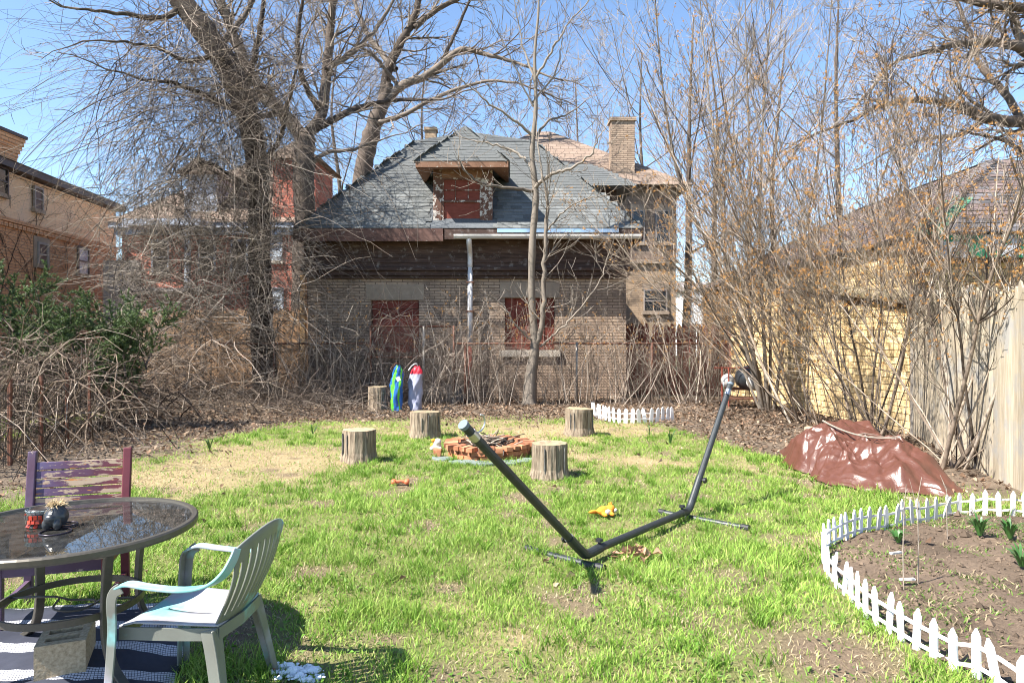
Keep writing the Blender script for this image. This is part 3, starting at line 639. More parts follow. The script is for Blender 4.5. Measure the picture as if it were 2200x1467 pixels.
# roof
EX0, EX1, EY0, EY1, EZ = WX(632, 18.4), WX(1380, 18.4), 18.4, 27.6, 4.65
RUN, RISE = 2.85, 3.13
bx0, bx1, by0, by1, bz = EX0+RUN, EX1-RUN, EY0+RUN, EY1-RUN, EZ+RISE
apex = (WX(1010, 22.8), 22.9, 8.55)
b = MB()
lo = [(EX0, EY0, EZ), (EX1, EY0, EZ), (EX1, EY1, EZ), (EX0, EY1, EZ)]; up = [(bx0, by0, bz), (bx1, by0, bz), (bx1, by1, bz), (bx0, by1, bz)]
b.add(lo+up+[apex], [(0,1,5,4), (1,2,6,5), (2,3,7,6), (3,0,4,7), (4,5,8), (5,6,8), (6,7,8), (7,4,8), (3,2,1,0)])
roof = part('roof', b, M['shingle_base'], house)
# soffit and fascia
b = MB(); b.box(EX0, EX1, EY0, EY1, 4.42, 4.47); part('soffit', b, M['darkwood'], house)
b = MB(); b.box(EX0, WX(952, 18.36), EY0-.05, EY0-.004, WZ(518, 18.35), WZ(491, 18.35)); part('fascia', b, M['brownpaint'], house)
b = MB(); b.box(WX(954, 18.36), EX1, EY0-.03, EY0-.004, WZ(514, 18.35), WZ(492, 18.35)); part('fascia', b, M['darkwood'], house)
b = MB(); b.box(EX0-.03, EX0-.002, EY0, EY1, 4.35, 4.64); part('fascia', b, M['brownpaint'], house)
b = MB(); b.box(EX1+.002, EX1+.03, EY0, EY1, 4.35, 4.64); part('fascia', b, M['brownpaint'], house)
b = MB(); b.box(WX(1068, 18.3), WX(1330, 18.3), EY0-.06, EY0-.033, WZ(499, 18.3), WZ(491, 18.3)); part('flashing', b, M['flash'], house)
# gutter: half round channel
b = MB(); g0, g1 = WX(975, 18.25), WX(1378, 18.25); gzc = WZ(505, 18.25); prof = [(-.075, .02), (-.08, -.03), (-.05, -.09), (0, -.105), (.05, -.09), (.07, -.03), (.07, .02)]
vv = []; 
for xx in (g0, g1): vv += [(xx, EY0-.12+p[0], gzc+p[1]) for p in prof]
b.add(vv, [(i, i+1, i+8, i+7) for i in range(6)]+[(0,1,2,3,4,5,6), (13,12,11,10,9,8,7)]); go_ = part('gutter', b, M['gutter'], house); sm = go_.modifiers.new('s', 'SOLIDIFY'); sm.thickness = .006
# downspout
xd = WX(1009, 18.6); b = MB(); b.tube(smoothline([(xd, EY0-.10, gzc-.06), (xd, EY0-.05, gzc-.2), (xd, 18.75, gzc-.45), (xd, 18.8, gzc-.8)], 4), .07, 8); b.cyl((xd, 18.8, gzc-.79), (xd, 18.8, WZ(742, 18.8)), .07, n=8)
dsp = part('downspout', b, M['whitepipe'], house, smooth=True)
b = MB(); b.cyl((xd, 18.8, WZ(742, 18.8)), (xd, 18.8, -.1), .062, n=8); q = part('downspout', b, M['redmetal'], house, smooth=True); q['label'] = 'rusty red lower end of the downspout'
for zz in (3.2, 2.4): 
    b = MB(); b.box(xd-.1, xd+.1, 18.72, 18.99, zz, zz+.04); part('bracket', b, M['rust'], dsp)
# shingles: front slope (courses of tabs), nearest 300 as parts, the rest joined
sl_n = unit(np.cross((1, 0, 0), (0, RUN, RISE))); sl_v = unit((0, RUN, RISE)); SL = math.hypot(RUN, RISE)
def shingle_mesh(w_, l_=.20, th=.014):
    b = MB(); j = .006
    b.add([(-w_/2, 0, 0), (w_/2, 0, 0), (w_/2, l_, 0), (-w_/2, l_, 0), (-w_/2, 0, th), (w_/2, 0, th), (w_/2, l_, .003), (-w_/2, l_, .003)], [(4,5,6,7), (0,1,5,4), (1,2,6,5), (3,0,4,7)])
    return b
shm = [mesh_from('shingle', shingle_mesh(w_), M['shingle']) for w_ in (.22, .26, .30, .34)]; shw = (.22, .26, .30, .34)
DX0, DX1 = WX(930, 18.6), WX(1058, 18.6)
def slope_courses(o0, u, v, n_, width_at, hgt, expo, cb):
    k = int(hgt/expo)
    for i in range(k):
        a, c = width_at(i*expo); x = a+random.uniform(-.3, 0)
        while x < c:
            wi = random.choice((0, 1, 1, 2, 2, 3)); w_ = shw[wi]
            if x > a-.15 and x+w_ < c+.15: cb(i, np.array(o0)+np.array(u)*(x+w_/2)+np.array(v)*(i*expo-.03)+np.array(n_)*(.012+random.uniform(0, .005)), wi)
            x += w_+.004
cnt = [0]; rest = MB()
def put_rest(p, u, v, n_, wi):
    sm_ = shingle_mesh(shw[wi]); rest.add([np.array(p)+np.array(u)*a+np.array(v)*b_+np.array(n_)*c for a, b_, c in sm_.v], sm_.f)
def cb_front(i, p, wi):
    if DX0-.05 < p[0] < DX1+.05 and p[1] < 20.3: return
    if cnt[0] < 300:
        cnt[0] += 1; inst('shingle', shm[wi], roof, p, ((1,0,0), tuple(sl_v), tuple(sl_n)))
    else: put_rest(p, (1,0,0), sl_v, sl_n, wi)
slope_courses((EX0, EY0, EZ), (1,0,0), sl_v, sl_n, lambda s: (RUN*s/SL, EX1-EX0-RUN*s/SL), SL, .14, cb_front)
for sx in (-1, 1):        # side slopes
    vv_ = unit((-sx*RUN, 0, RISE)); nn_ = unit((sx*RISE, 0, RUN)); uu_ = (0, 1, 0)
    slope_courses((EX1 if sx > 0 else EX0, EY0, EZ), uu_, vv_, nn_, lambda s: (RUN*s/SL, EY1-EY0-RUN*s/SL), SL, .14, lambda i, p, wi: put_rest(p, uu_, vv_, nn_, wi))
cd = unit(np.array(apex)-np.array(((bx0+bx1)/2, by0, bz))); cu = (1, 0, 0); cd = unit((0, apex[1]-by0, apex[2]-bz)); cn = unit(np.cross(cu, cd)); CL = math.hypot(apex[1]-by0, apex[2]-bz)
slope_courses((bx0, by0, bz), cu, cd, cn, lambda s: ((apex[0]-bx0)*s/CL, (bx1-bx0)-(bx1-apex[0])*s/CL), CL, .14, lambda i, p, wi: put_rest(p, cu, cd, cn, wi))
# hip caps
def hipcaps(a, c, tgt, wd=.13):
    a = np.array(a, float); c = np.array(c, float); d = unit(c-a); L = np.linalg.norm(c-a); s = unit(np.cross(d, (0,0,1))); up_ = np.cross(s, d)
    for i in range(int(L/.15)):
        p = a+d*i*.15; q = p+d*.24
        tgt.add([p-s*wd-up_*.05+up_*.012, p+up_*.045, p+s*wd-up_*.05+up_*.012, q-s*wd-up_*.055, q+up_*.03, q+s*wd-up_*.055], [(0,1,4,3), (1,2,5,4), (0,2,1)])
for a, c in ((lo[0], up[0]), (lo[1], up[1]), (up[0], apex), (up[1], apex)): hipcaps(a, c, rest)
# front dormer
dorm_y = 18.62
dz0, dz1 = WZ(485, 18.6), WZ(360, 18.6)
b = MB()
yb = lambda z: EY0+(z-EZ)*RUN/RISE
b.add([(DX0, dorm_y+.06, dz0-.1), (DX0, dorm_y+.06, dz1), (DX0, yb(dz1)+.1, dz1), (DX1, dorm_y+.06, dz0-.1), (DX1, dorm_y+.06, dz1), (DX1, yb(dz1)+.1, dz1)], [(0,1,2), (3,5,4), (0,3,4,1)])
dormer = part('dormer', b, M['peelwood'], house); dormer['label'] = 'peeling hip-roofed dormer with boarded sash window'
wx0, wx1 = WX(951, 18.6), WX(1033, 18.6); wz0, wz1 = WZ(476, 18.6), WZ(384, 18.6)
b = MB(); b.box(DX0, wx0-.03, dorm_y, dorm_y+.06, dz0, dz1); part('trim', b, M['peel'], dormer, bevel=.006)
b = MB(); b.box(wx1+.03, DX1, dorm_y, dorm_y+.06, dz0, dz1); part('trim', b, M['peel'], dormer, bevel=.006)
b = MB(); b.box(wx0-.028, wx1+.028, dorm_y+.004, dorm_y+.06, wz1+.03, dz1); part('header', b, M['peelwood'], dormer, bevel=.006)
b = MB(); b.box(DX0-.04, DX1+.04, dorm_y-.06, dorm_y+.1, dz0-.06, dz0); part('sill', b, M['peelwood'], dormer, bevel=.008)
b = MB(); b.box(wx0-.028, wx1+.028, dorm_y+.05, dorm_y+.07, wz0-.05, wz1+.03); part('red_board', b, M['redboard'], dormer)
b = MB(); zm = WZ(432, 18.6)
for x_ in (wx0-.028, wx1-.03): b.box(x_, x_+.058, dorm_y+.012, dorm_y+.05, wz0-.05, wz1+.03)
b.box(wx0, wx1, dorm_y+.010, dorm_y+.05, zm-.03, zm+.03); b.box(wx0, wx1, dorm_y+.010, dorm_y+.05, wz1-.02, wz1+.03); b.box(wx0, wx1, dorm_y+.010, dorm_y+.05, wz0-.05, wz0)
for f_ in (1/3, 2/3): x_ = wx0+(wx1-wx0)*f_; b.box(x_-.010, x_+.010, dorm_y+.02, dorm_y+.05, zm, wz1)
b.box(wx0, wx1, dorm_y+.022, dorm_y+.05, (zm+wz1)/2-.008, (zm+wz1)/2+.008)
part('sash', b, M['peel'], dormer)
# dormer roof
rx0, rx1, ry, rz = WX(893, 18.05), WX(1092, 18.05), 18.05, WZ(346, 18.05); hw = (rx1-rx0)/2; dk = 1.03; ax = (rx0+rx1)/2
ap = (ax, ry+hw, rz+hw*dk); yr = EY0+(ap[2]-EZ)*RUN/RISE
b = MB(); ye = EY0+(rz-EZ)*RUN/RISE
b.add([(rx0, ry, rz), (rx1, ry, rz), ap, (ax, yr+.2, ap[2]), (rx1, ye+.1, rz), (rx0, ye+.1, rz)], [(0,1,2), (1,4,3,2), (5,0,2,3), (5,4,1,0)])
droof = part('dormer_roof', b, M['shingle_base'], dormer)
dv = unit((0, 1, dk)); dn = unit(np.cross((1,0,0), dv)); DL = hw*math.hypot(1, dk)
slope_courses((rx0, ry, rz), (1,0,0), dv, dn, lambda s: (hw*s/DL, 2*hw-hw*s/DL), DL, .14, lambda i, p, wi: put_rest(p, (1,0,0), dv, dn, wi))
for sx in (-1, 1):
    vv_ = unit((-sx, 0, dk)); nn_ = unit((sx*dk, 0, 1)); uu_ = (0, 1, 0)
    slope_courses((rx1 if sx > 0 else rx0, ry, rz), uu_, vv_, nn_, lambda s: (hw*s/DL, ye-ry+(yr-ye)*s/DL), DL, .14, lambda i, p, wi: put_rest(p, uu_, vv_, nn_, wi))
hipcaps((rx0, ry, rz), ap, rest, .1); hipcaps((rx1, ry, rz), ap, rest, .1); hipcaps(ap, (ax, yr, ap[2]), rest, .1)
b = MB(); b.box(rx0, rx1, ry-.03, ry-.002, rz-.17, rz-.01); b.box(rx0-.002, rx0+.03, ry, ye, rz-.17, rz-.01); b.box(rx1-.03, rx1+.002, ry, ye, rz-.17, rz-.01); part('fascia', b, M['peelwood'], dormer)
b = MB(); b.add([(rx0+.03, ry, rz-.165), (rx1-.03, ry, rz-.165), (DX1, dorm_y+.02, dz1-.05), (DX0, dorm_y+.02, dz1-.05), (rx0+.03, ye-.05, rz-.165), (rx1-.03, ye-.05, rz-.165)], [(0,3,2,1), (0,4,3), (1,2,5)]); part('soffit', b, M['peelwood'], dormer)
# dormer on the right slope
sy0, sy1 = 20.4, 22.4; sxe = WX(1366, 20.2); sze = WZ(401, 20.2)
b = MB(); xr = lambda z: EX1-(z-EZ)*RUN/RISE
b.add([(sxe-.5, sy0+.25, xr and EZ+.1), (sxe-.5, sy1-.25, EZ+.1), (sxe-.5, sy1-.25, sze), (sxe-.5, sy0+.25, sze), (xr(sze), sy0+.25, sze), (xr(sze), sy1-.25, sze), (xr(EZ+.1), sy0+.25, EZ+.1), (xr(EZ+.1), sy1-.25, EZ+.1)], [(0,1,2,3), (6,0,3,4), (1,7,5,2)])
sdor = part('dormer', b, M['darkwood'], house); sdor['label'] = 'side dormer with overhanging roof on the right slope'
b = MB(); hw2 = (sy1-sy0)/2+.3; ym = (sy0+sy1)/2; y0_ = ym-hw2; y1_ = ym+hw2; az = sze+hw2*.75; xa = sxe-hw2; xe = xr(sze); xb = xr(az)
b.add([(sxe, y0_, sze), (sxe, y1_, sze), (xa, ym, az), (xb-.3, ym, az), (xe-.2, y0_, sze), (xe-.2, y1_, sze)], [(0,1,2), (4,0,2,3), (1,5,3,2), (0,4,5,1)]); part('dormer_roof', b, M['shingle_base'], sdor)
u3 = (-1, 0, 0); v3 = unit((0, 1, .75)); n3 = unit((0, -.75, 1)); L3 = hw2*1.25
slope_courses((sxe, y0_, sze), u3, v3, n3, lambda s: (hw2*s/L3, sxe-xe+.2+(xe-xb)*s/L3), L3, .14, lambda i, p, wi: put_rest(p, u3, v3, n3, wi))
hipcaps((sxe, y0_, sze), (xa, ym, az), rest, .1)
o = part('shingle_courses', rest, M['shingle'], roof); o['kind'] = 'stuff'
# small chimney
cxx = WX(926, 24.3); b = MB(); b.box(cxx-.19, cxx+.19, 24.1, 24.5, 7.2, WZ(283, 24.3)); b.box(cxx-.23, cxx+.23, 24.06, 24.54, WZ(283, 24.3), WZ(277, 24.3)); part('chimney', b, M['brick_tanhouse'], house)

# ------------------------------------------------------------------ tan house behind
th = thing('tan_house', 'tan brick house with brown hip roof and tall chimney behind the carriage house', 'house', (2.5, 30, 0))
Y0 = 28.0; tx0, tx1 = -2.5, WX(1452, Y0)
wz_t = WZ(398, Y0-.5)
b = MB(); b.box(tx0, tx1, Y0, Y0+9, -.3, WZ(560, Y0)); part('brick_wall', b, M['brick_tanhouse'], th)
b = MB(); b.box(tx0-.02, tx1+.02, Y0-.03, Y0+8.9, WZ(560, Y0), wz_t+.2); part('shingled_wall', b, M['roof_brown'], th)
b = MB(); b.box(tx0-.1, tx1+.08, Y0-.12, Y0+.0, WZ(566, Y0), WZ(558, Y0)); part('belt_course', b, M['stone'], th)
pk = (WX(1165, 31.5), 31.8, WZ(283, 31.8))
b = MB(); b.add([(tx0-1, Y0-.7, wz_t), (tx1+.55, Y0-.7, wz_t), (tx1+.55, Y0+8, wz_t), (tx0-1, Y0+8, wz_t), (pk[0]-.4, pk[1], pk[2]), (pk[0]+.4, pk[1], pk[2])], [(0,1,5,4), (1,2,5), (2,3,4,5), (3,0,4), (3,2,1,0)]); rf2 = part('roof', b, M['roof_brown'], th)
b = MB(); c0, c1 = WX(1311, 28.4), WX(1361, 28.4); b.box(c0, c1, 28.1, 28.8, 6.2, WZ(264, 28.4)); b.box(c0-.06, c1+.06, 28.04, 28.86, WZ(264, 28.4), WZ(257, 28.4)); part('chimney', b, M['brick_carriage'], th)
for (a, bq, c, dq) in ((1385, 1430, 625, 668), (1360, 1382, 455, 520), (1410, 1436, 455, 520)):
    x0, x1, z0, z1 = WX(a, Y0), WX(bq, Y0), WZ(dq, Y0), WZ(c, Y0)
    b = MB(); b.box(x0, x1, Y0-.06, Y0-.035, z0, z1); wn = part('window', b, M['windowglass'], th)
    b = MB(); b.box(x0-.05, x0, Y0-.09, Y0-.03, z0, z1); b.box(x1, x1+.05, Y0-.09, Y0-.03, z0, z1); b.box(x0-.05, x1+.05, Y0-.09, Y0-.03, z1, z1+.06); b.box(x0, x1, Y0-.08, Y0-.03, (z0+z1)/2-.02, (z0+z1)/2+.02); part('frame', b, M['frame_grey'], wn)
    b = MB(); b.box(x0-.12, x1+.12, Y0-.12, Y0-.03, z0-.14, z0-.002); part('sill', b, M['stone'], wn)
    b = MB(); b.box(x0-.12, x1+.12, Y0-.05, Y0-.004, z1+.062, z1+.3); part('lintel', b, M['stone'], wn)

# ------------------------------------------------------------------ white outbuilding
wb = thing('white_house', 'bright white sided house showing above the red-brown fence', 'house', (19, 61, 0))
x0, x1 = WX(1482, 60), WX(1660, 60); z1 = WZ(622, 60)
for i in range(18):
    b = MB(); zz = -.1+i*(z1+.1)/18; b.add([(x0, 60-.03, zz), (x1, 60-.03, zz), (x1, 60, zz+(z1+.1)/18+.01), (x0, 60, zz+(z1+.1)/18+.01)], [(0,1,2,3)]); b.box(x0, x1, 60, 60.02, zz, zz+(z1+.1)/18); part('siding_board', b, M['white_siding'], wb)
b = MB(); b.box(x0, x1, 60.021, 67, -.2, z1); part('wall', b, M['white_siding'], wb)
b = MB(); b.add([(x0-.3, 59.8, z1-.05), (x1+.3, 59.8, z1-.05), (x1+.3, 63.5, z1+.9), (x0-.3, 63.5, z1+.9), (x0-.3, 67.4, z1-.05), (x1+.3, 67.4, z1-.05)], [(0,1,2,3), (3,2,5,4), (0,3,4), (1,5,2)]); part('roof', b, M['frame_grey'], wb)
b = MB(); b.box(x0-.10, x0+.08, 59.9, 59.965, 0, z1); part('corner_trim', b, M['redmetal'], wb)

# ------------------------------------------------------------------ red brick house, left
rh = thing('red_brick_house', 'red brick house with pale cornice and brown roof behind the vines', 'house', (-11.7, 27, 0))
Y0 = 27.0; x0, x1 = WX(262, Y0), WX(656, Y0); zc = WZ(492, Y0)
b = MB(); b.box(x0, x1, Y0, Y0+9, -.3, zc); part('wall', b, M['brick_red'], rh)
b = MB(); b.box(x0-.35, x1+.35, Y0-.35, Y0+9.3, zc+.001, zc+.22); b.box(x0-.2, x1+.2, Y0-.2, Y0+9.2, zc-.25, zc); part('cornice', b, M['bluewhite'], rh)
zr = zc+.22; zt = WZ(345, Y0+4)
b = MB(); b.add([(x0-.4, Y0-.4, zr), (x1+.4, Y0-.4, zr), (x1+.4, Y0+9, zr), (x0-.4, Y0+9, zr), (x0+3.4, Y0+4.3, zt), (x1-2.4, Y0+4.3, zt)], [(0,1,5,4), (1,2,5), (2,3,4,5), (3,0,4)]); part('roof', b, M['roof_brown'], rh)
a0, a1 = WX(592, 27.2), WX(682, 27.2); b = MB(); b.box(a0, a1, 26.9, 29.5, zr, WZ(345, 27)); part('gable_wall', b, M['brick_red'], rh)
b = MB(); zz = WZ(345, 27); b.add([(a0-.3, 26.6, zz), (a1+.3, 26.6, zz), ((a0+a1)/2, 26.9, WZ(305, 27)), ((a0+a1)/2, 30, WZ(305, 27)), (a1+.3, 30, zz), (a0-.3, 30, zz)], [(0,1,2), (1,4,3,2), (5,0,2,3), (0,5,4,1)]); part('gable_roof', b, M['roof_brown'], rh)
a0, a1 = WX(405, 27.5), WX(470, 27.5); b = MB(); b.box(a0, a1, 27.3, 30, zr, WZ(375, 27.3)); dm = part('dormer', b, M['bluewhite'], rh)
b = MB(); zz = WZ(375, 27.3); b.add([(a0-.3, 27, zz), (a1+.3, 27, zz), ((a0+a1)/2, 27, WZ(335, 27)), ((a0+a1)/2, 31, WZ(335, 27)), (a1+.3, 31, zz), (a0-.3, 31, zz)], [(0,1,2), (1,4,3,2), (5,0,2,3), (0,5,4,1)]); part('dormer_roof', b, M['roof_brown'], dm)
for (a, bq, c, dq, mt) in ((580, 603, 492, 560, 'curtain'), (575, 606, 622, 668, 'curtain'), (430, 460, 520, 585, 'windowglass'), (500, 530, 520, 585, 'windowglass'), (330, 360, 520, 585, 'windowglass')):
    p0, p1, q0, q1 = WX(a, Y0), WX(bq, Y0), WZ(dq, Y0), WZ(c, Y0)
    b = MB(); b.box(p0, p1, Y0-.03, Y0-.01, q0, q1); wn = part('window', b, M[mt], rh)
    b = MB(); b.box(p0-.07, p0, Y0-.07, Y0-.008, q0, q1); b.box(p1, p1+.07, Y0-.07, Y0-.008, q0, q1); b.box(p0-.07, p1+.07, Y0-.07, Y0-.008, q1, q1+.09); b.box(p0, p1, Y0-.06, Y0-.02, (q0+q1)/2-.03, (q0+q1)/2+.03); part('frame', b, M['bluewhite'], wn)
    b = MB(); b.box(p0-.12, p1+.12, Y0-.1, Y0-.005, q0-.13, q0-.002); part('sill', b, M['stone_pale'], wn)
for pxx in (403,): 
    b = MB(); xx = WX(pxx, 26); b.lathe([(.14, 0), (.12, .1), (.11, 3.6), (.14, 3.7)], (xx, 26, WZ(620, 26)), 10); part('porch_column', b, M['bluewhite'], rh)
b = MB(); b.box(WX(300, 26)-.3, WX(420, 26)+.3, 25.6, 26.99, WZ(628, 26), WZ(620, 26)); part('porch_floor', b, M['frame_grey'], rh)
b = MB(); b.box(WX(300, 26)-.4, WX(420, 26)+.4, 25.5, 26.62, WZ(488, 26), WZ(474, 26)); part('porch_roof', b, M['bluewhite'], rh)

b = MB(); b.box(WX(225, 26.4), WX(300, 26.4), 26.3, 26.5, -.2, WZ(560, 26.4)); part('added_gap_box', b, M['frame_grey'], rh)  # made-up dark box, added to close the bright sky gap beside the house
# ------------------------------------------------------------------ orange brick building, far left
lb = thing('orange_brick_building', 'long orange brick building with corbelled chimney at the far left', 'building', (-19, 26, 0))
cY, cX = 30.6, WX(250, 30.6); dx = -.093
def lw_(Yq, off=0): return cX+dx*(Yq-cY)+off     # wall line
zE, zB = WZ(456, 30.6), WZ(535, 30.6)
def wallq(y0, y1, z0, z1, m, name, th_=.0, parent=lb):
    b = MB(); b.add([(lw_(y0)+th_, y0, z0), (lw_(y1)+th_, y1, z0), (lw_(y1)+th_, y1, z1), (lw_(y0)+th_, y0, z1), (lw_(y0)-.4, y0, z0), (lw_(y1)-.4, y1, z0), (lw_(y1)-.4, y1, z1), (lw_(y0)-.4, y0, z1)], [(0,1,2,3), (5,4,7,6), (4,0,3,7), (1,5,6,2), (3,2,6,7), (4,5,1,0)])
    return part(name, b, M[m], parent)
wallq(12, cY, -.3, zB, 'brick_orange', 'lower_wall'); wallq(12, cY+.0, zB+.001, zE, 'brick_cream', 'upper_wall', -.03)
b = MB(); b.box(cX-9, cX-.4, cY-.4, cY, -.3, zE); part('end_wall', b, M['brick_orange'], lb)
cor = thing  # corbel teeth under the band
teeth = mesh_from('corbel_tooth', MB().box(-.06, .06, -.085, .085, -.07, .07), M['brick_orange'])
for i in range(64):
    yy = 15+i*.245; inst('corbel_tooth', teeth, lb, (lw_(yy)+.03, yy, zB-.16+(i % 2)*.0))
wallq(12, cY, zB-.06, zB+.06, 'brick_orange', 'band', .11)
wallq(12, cY+.3, zE+.06, zE+.30, 'frame_dark', 'gutter', .3)
b = MB(); b.add([(lw_(11)+.35, 11, zE+.3), (lw_(cY+.4)+.35, cY+.4, zE+.3), (lw_(cY)-5, cY+.4, zE+1.6), (lw_(12)-5, 11, zE+1.6)], [(0,1,2,3)]); part('roof', b, M['shingle_base'], lb)
def side_win(Y0, Y1, z0, z1, mt, fr, split=True):
    b = MB(); b.box(-.02, .02, Y0, Y1, z0, z1); b.v = [(lw_(v[1])+.03+v[0], v[1], v[2]) for v in b.v]; wn = part('window', b, M[mt], lb)
    b = MB(); b.box(.02, .09, Y0-.07, Y0, z0, z1); b.box(.02, .09, Y1, Y1+.07, z0, z1); b.box(.02, .09, Y0-.07, Y1+.07, z1, z1+.08); b.box(.02, .08, Y0, Y1, (z0+z1)/2-.03, (z0+z1)/2+.03)
    b.v = [(lw_(v[1])+v[0], v[1], v[2]) for v in b.v]; part('frame', b, M[fr], wn)
    b = MB(); b.box(-.02, .12, Y0-.12, Y1+.12, z0-.14, z0-.002); b.v = [(lw_(v[1])+v[0], v[1], v[2]) for v in b.v]; part('sill', b, M['stone'], wn)
    return wn
def yray(px): m_ = (px-1100)/F; return (cX-dx*cY)/(m_-dx)
ya, yb_ = yray(-30), yray(11); side_win(ya, yb_, WZ(418, yb_), WZ(372, yb_)+.1, 'windowglass', 'frame_dark')
ya, yb_ = yray(72), yray(87); side_win(ya, yb_, WZ(452, yb_), WZ(409, yb_), 'screen', 'frame_grey')
ya, yb_ = yray(80), yray(97); w3 = side_win(ya, yb_, WZ(570, yb_), WZ(528, yb_), 'screen', 'frame_grey')
b = MB(); b.box(.0, .03, ya-.25, yb_+.25, WZ(570, yb_)-.14, WZ(512, yb_)); b.v = [(lw_(v[1])+v[0]+.004, v[1], v[2]) for v in b.v]; part('surround', b, M['stone'], w3)
ya, yb_ = yray(166), yray(186); side_win(ya, yb_, WZ(590, yb_), WZ(537, yb_), 'curtain', 'frame_dark')
# chimney
yc = yray(40); xc = lw_(yc)-.9; b = MB(); zc1 = WZ(285, yc)
b.box(xc-.42, xc+.42, yc-.35, yc+.6, zE, zc1-1.15)
for i, e in enumerate((.03, 0, 0, .02, .06, .10, .14, .17)): b.box(xc-.42-e, xc+.42+e, yc-.35-e, yc+.6+e, zc1-1.15+i*.14+.002, zc1-1.15+(i+1)*.14)
ch = part('chimney', b, M['brick_orange'], lb); b = MB(); b.box(xc-.64, xc+.64, yc-.57, yc+.82, zc1-.03+.002, zc1+.08); part('cap', b, M['frame_dark'], ch)

# ------------------------------------------------------------------ garage at the right
gar = thing('yellow_brick_garage', 'yellow brick garage with patchy slate hip roof behind the right fence', 'garage', (9, 15, 0))
GX, GY, GZ = 7.25, 12.2, 3.5; GXE, GYE = 15.0, 26.0
b = MB(); b.box(GX, GXE, GY, GYE, -.3, GZ-.04); gw = part('wall', b, M['ymortar'], gar)
bw_, bh_ = .60, .115
bme = mesh_from('brick', MB().box(-.293, .293, -.012, .02, -.051, .051), M['ybrick'])
bmo = bpy.data.objects
i = 0; z = .4
nbk = 0
for r_ in range(26):
    z = 2.98-r_*bh_
    if z < 1.9: break
    for c_ in range(9):                              # front face
        xx = GX+.3+c_*bw_+(r_ % 2)*.3
        inst('brick', bme, gw, (xx, GY, z)); nbk += 1
for r_ in range(13):
    z = 3.40-r_*bh_
    for c_ in range(12):                             # left face
        yy = GY+.3+c_*bw_+(r_ % 2)*.3
        inst('brick', bme, gw, (GX, yy, z), ((0,-1,0), (1,0,0), (0,0,1))); nbk += 1
b = MB(); b.box(GX-.1, GX+8, GY-.38, GY-.02, 3.12, GZ-.02); part('soffit_board', b, M['ymortar'], gar)
b = MB(); b.box(GX+.08, GXE+.4, GY-.43, GY-.385, 3.08, 3.47); part('fascia', b, M['greenpaint'], gar)
# roof
k = .56; e0, f0 = GX-.18, GY-.45; e1, f1 = GXE+.4, GYE+.4; t_ = (e1-e0)/2
hipA = (e0, f0, GZ); top0 = (e0+t_, f0+t_, GZ+k*t_); top1 = (e0+t_, f1-t_, GZ+k*t_)
b = MB(); b.add([(e0, f0, GZ), (e1, f0, GZ), (e1, f1, GZ), (e0, f1, GZ), top0, top1], [(0,1,4), (1,2,5,4), (2,3,5), (3,0,4,5), (3,2,1,0)]); gr = part('roof', b, M['slate'], gar)
sme = [mesh_from('slate', shingle_mesh(w_, .34, .022), mm) for w_ in (.28, .34) for mm in (M['slate'], M['slate_purple'])]
Lr = math.hypot(t_, k*t_); cnt2 = 0; srest = MB(); fv = unit((0, 1, k)); fn = unit((0, -k, 1)); ex = .22
band = lambda s: 0 if (s % 1.5) < .55 else 1
for i in range(int(Lr/ex)):
    s = i*ex; a = t_*s/Lr; c = min(e1-e0-a, 5.2-0*s)
    x = a
    while x < c:
        wi = random.choice((0, 2)); w_ = .28 if wi == 0 else .34
        p = np.array((e0+x+w_/2, f0, GZ))+fv*(s-.04)+fn*(.015+random.uniform(0, .01)); dn_ = random.uniform(-.02, .03)
        if cnt2 < 240: inst('slate', sme[wi+(1 if random.random() < (.85 if band(s) else .1) else 0)], gr, p, ((1, dn_, 0), tuple(fv), tuple(fn))); cnt2 += 1
        x += w_+.006
lv = unit((1, 0, k)); ln = unit((-k, 0, 1)); cnt3 = 0
for i in range(int(Lr/ex)):
    s = i*ex; a = t_*s/Lr; y_ = a
    while y_ < f1-f0-a:
        wi = random.choice((0, 2)); w_ = .28 if wi == 0 else .34
        p = np.array((e0, f0+y_+w_/2, GZ))+lv*(s-.04)+ln*(.015+random.uniform(0, .01))
        sm_ = shingle_mesh(w_, .34, .022); srest.cur = 1 if random.random() < .7 else 0
        srest.add([p+np.array((0,-1,0))*q[0]+lv*q[1]+ln*q[2] for q in sm_.v], sm_.f); y_ += w_+.006
o = part('slate_courses', srest, [M['slate'], M['slate_purple']], gr); o['kind'] = 'stuff'
srest2 = MB(); hc = MB(); hc2 = MB(); hipcaps(hipA, tuple(np.array(hipA)+(np.array(top0)-np.array(hipA))*.42), hc, .26); hipcaps((e0, f1, GZ), top1, hc2, .3); part('hip_flashing', hc2, M['copper'], gr); hipcaps(tuple(np.array(hipA)+(np.array(top0)-np.array(hipA))*.42), top0, srest2, .2); hipcaps(top0, top1, srest2, .2); part('hip_slates', srest2, M['slate'], gr); part('hip_flashing', hc, M['copper'], gr)

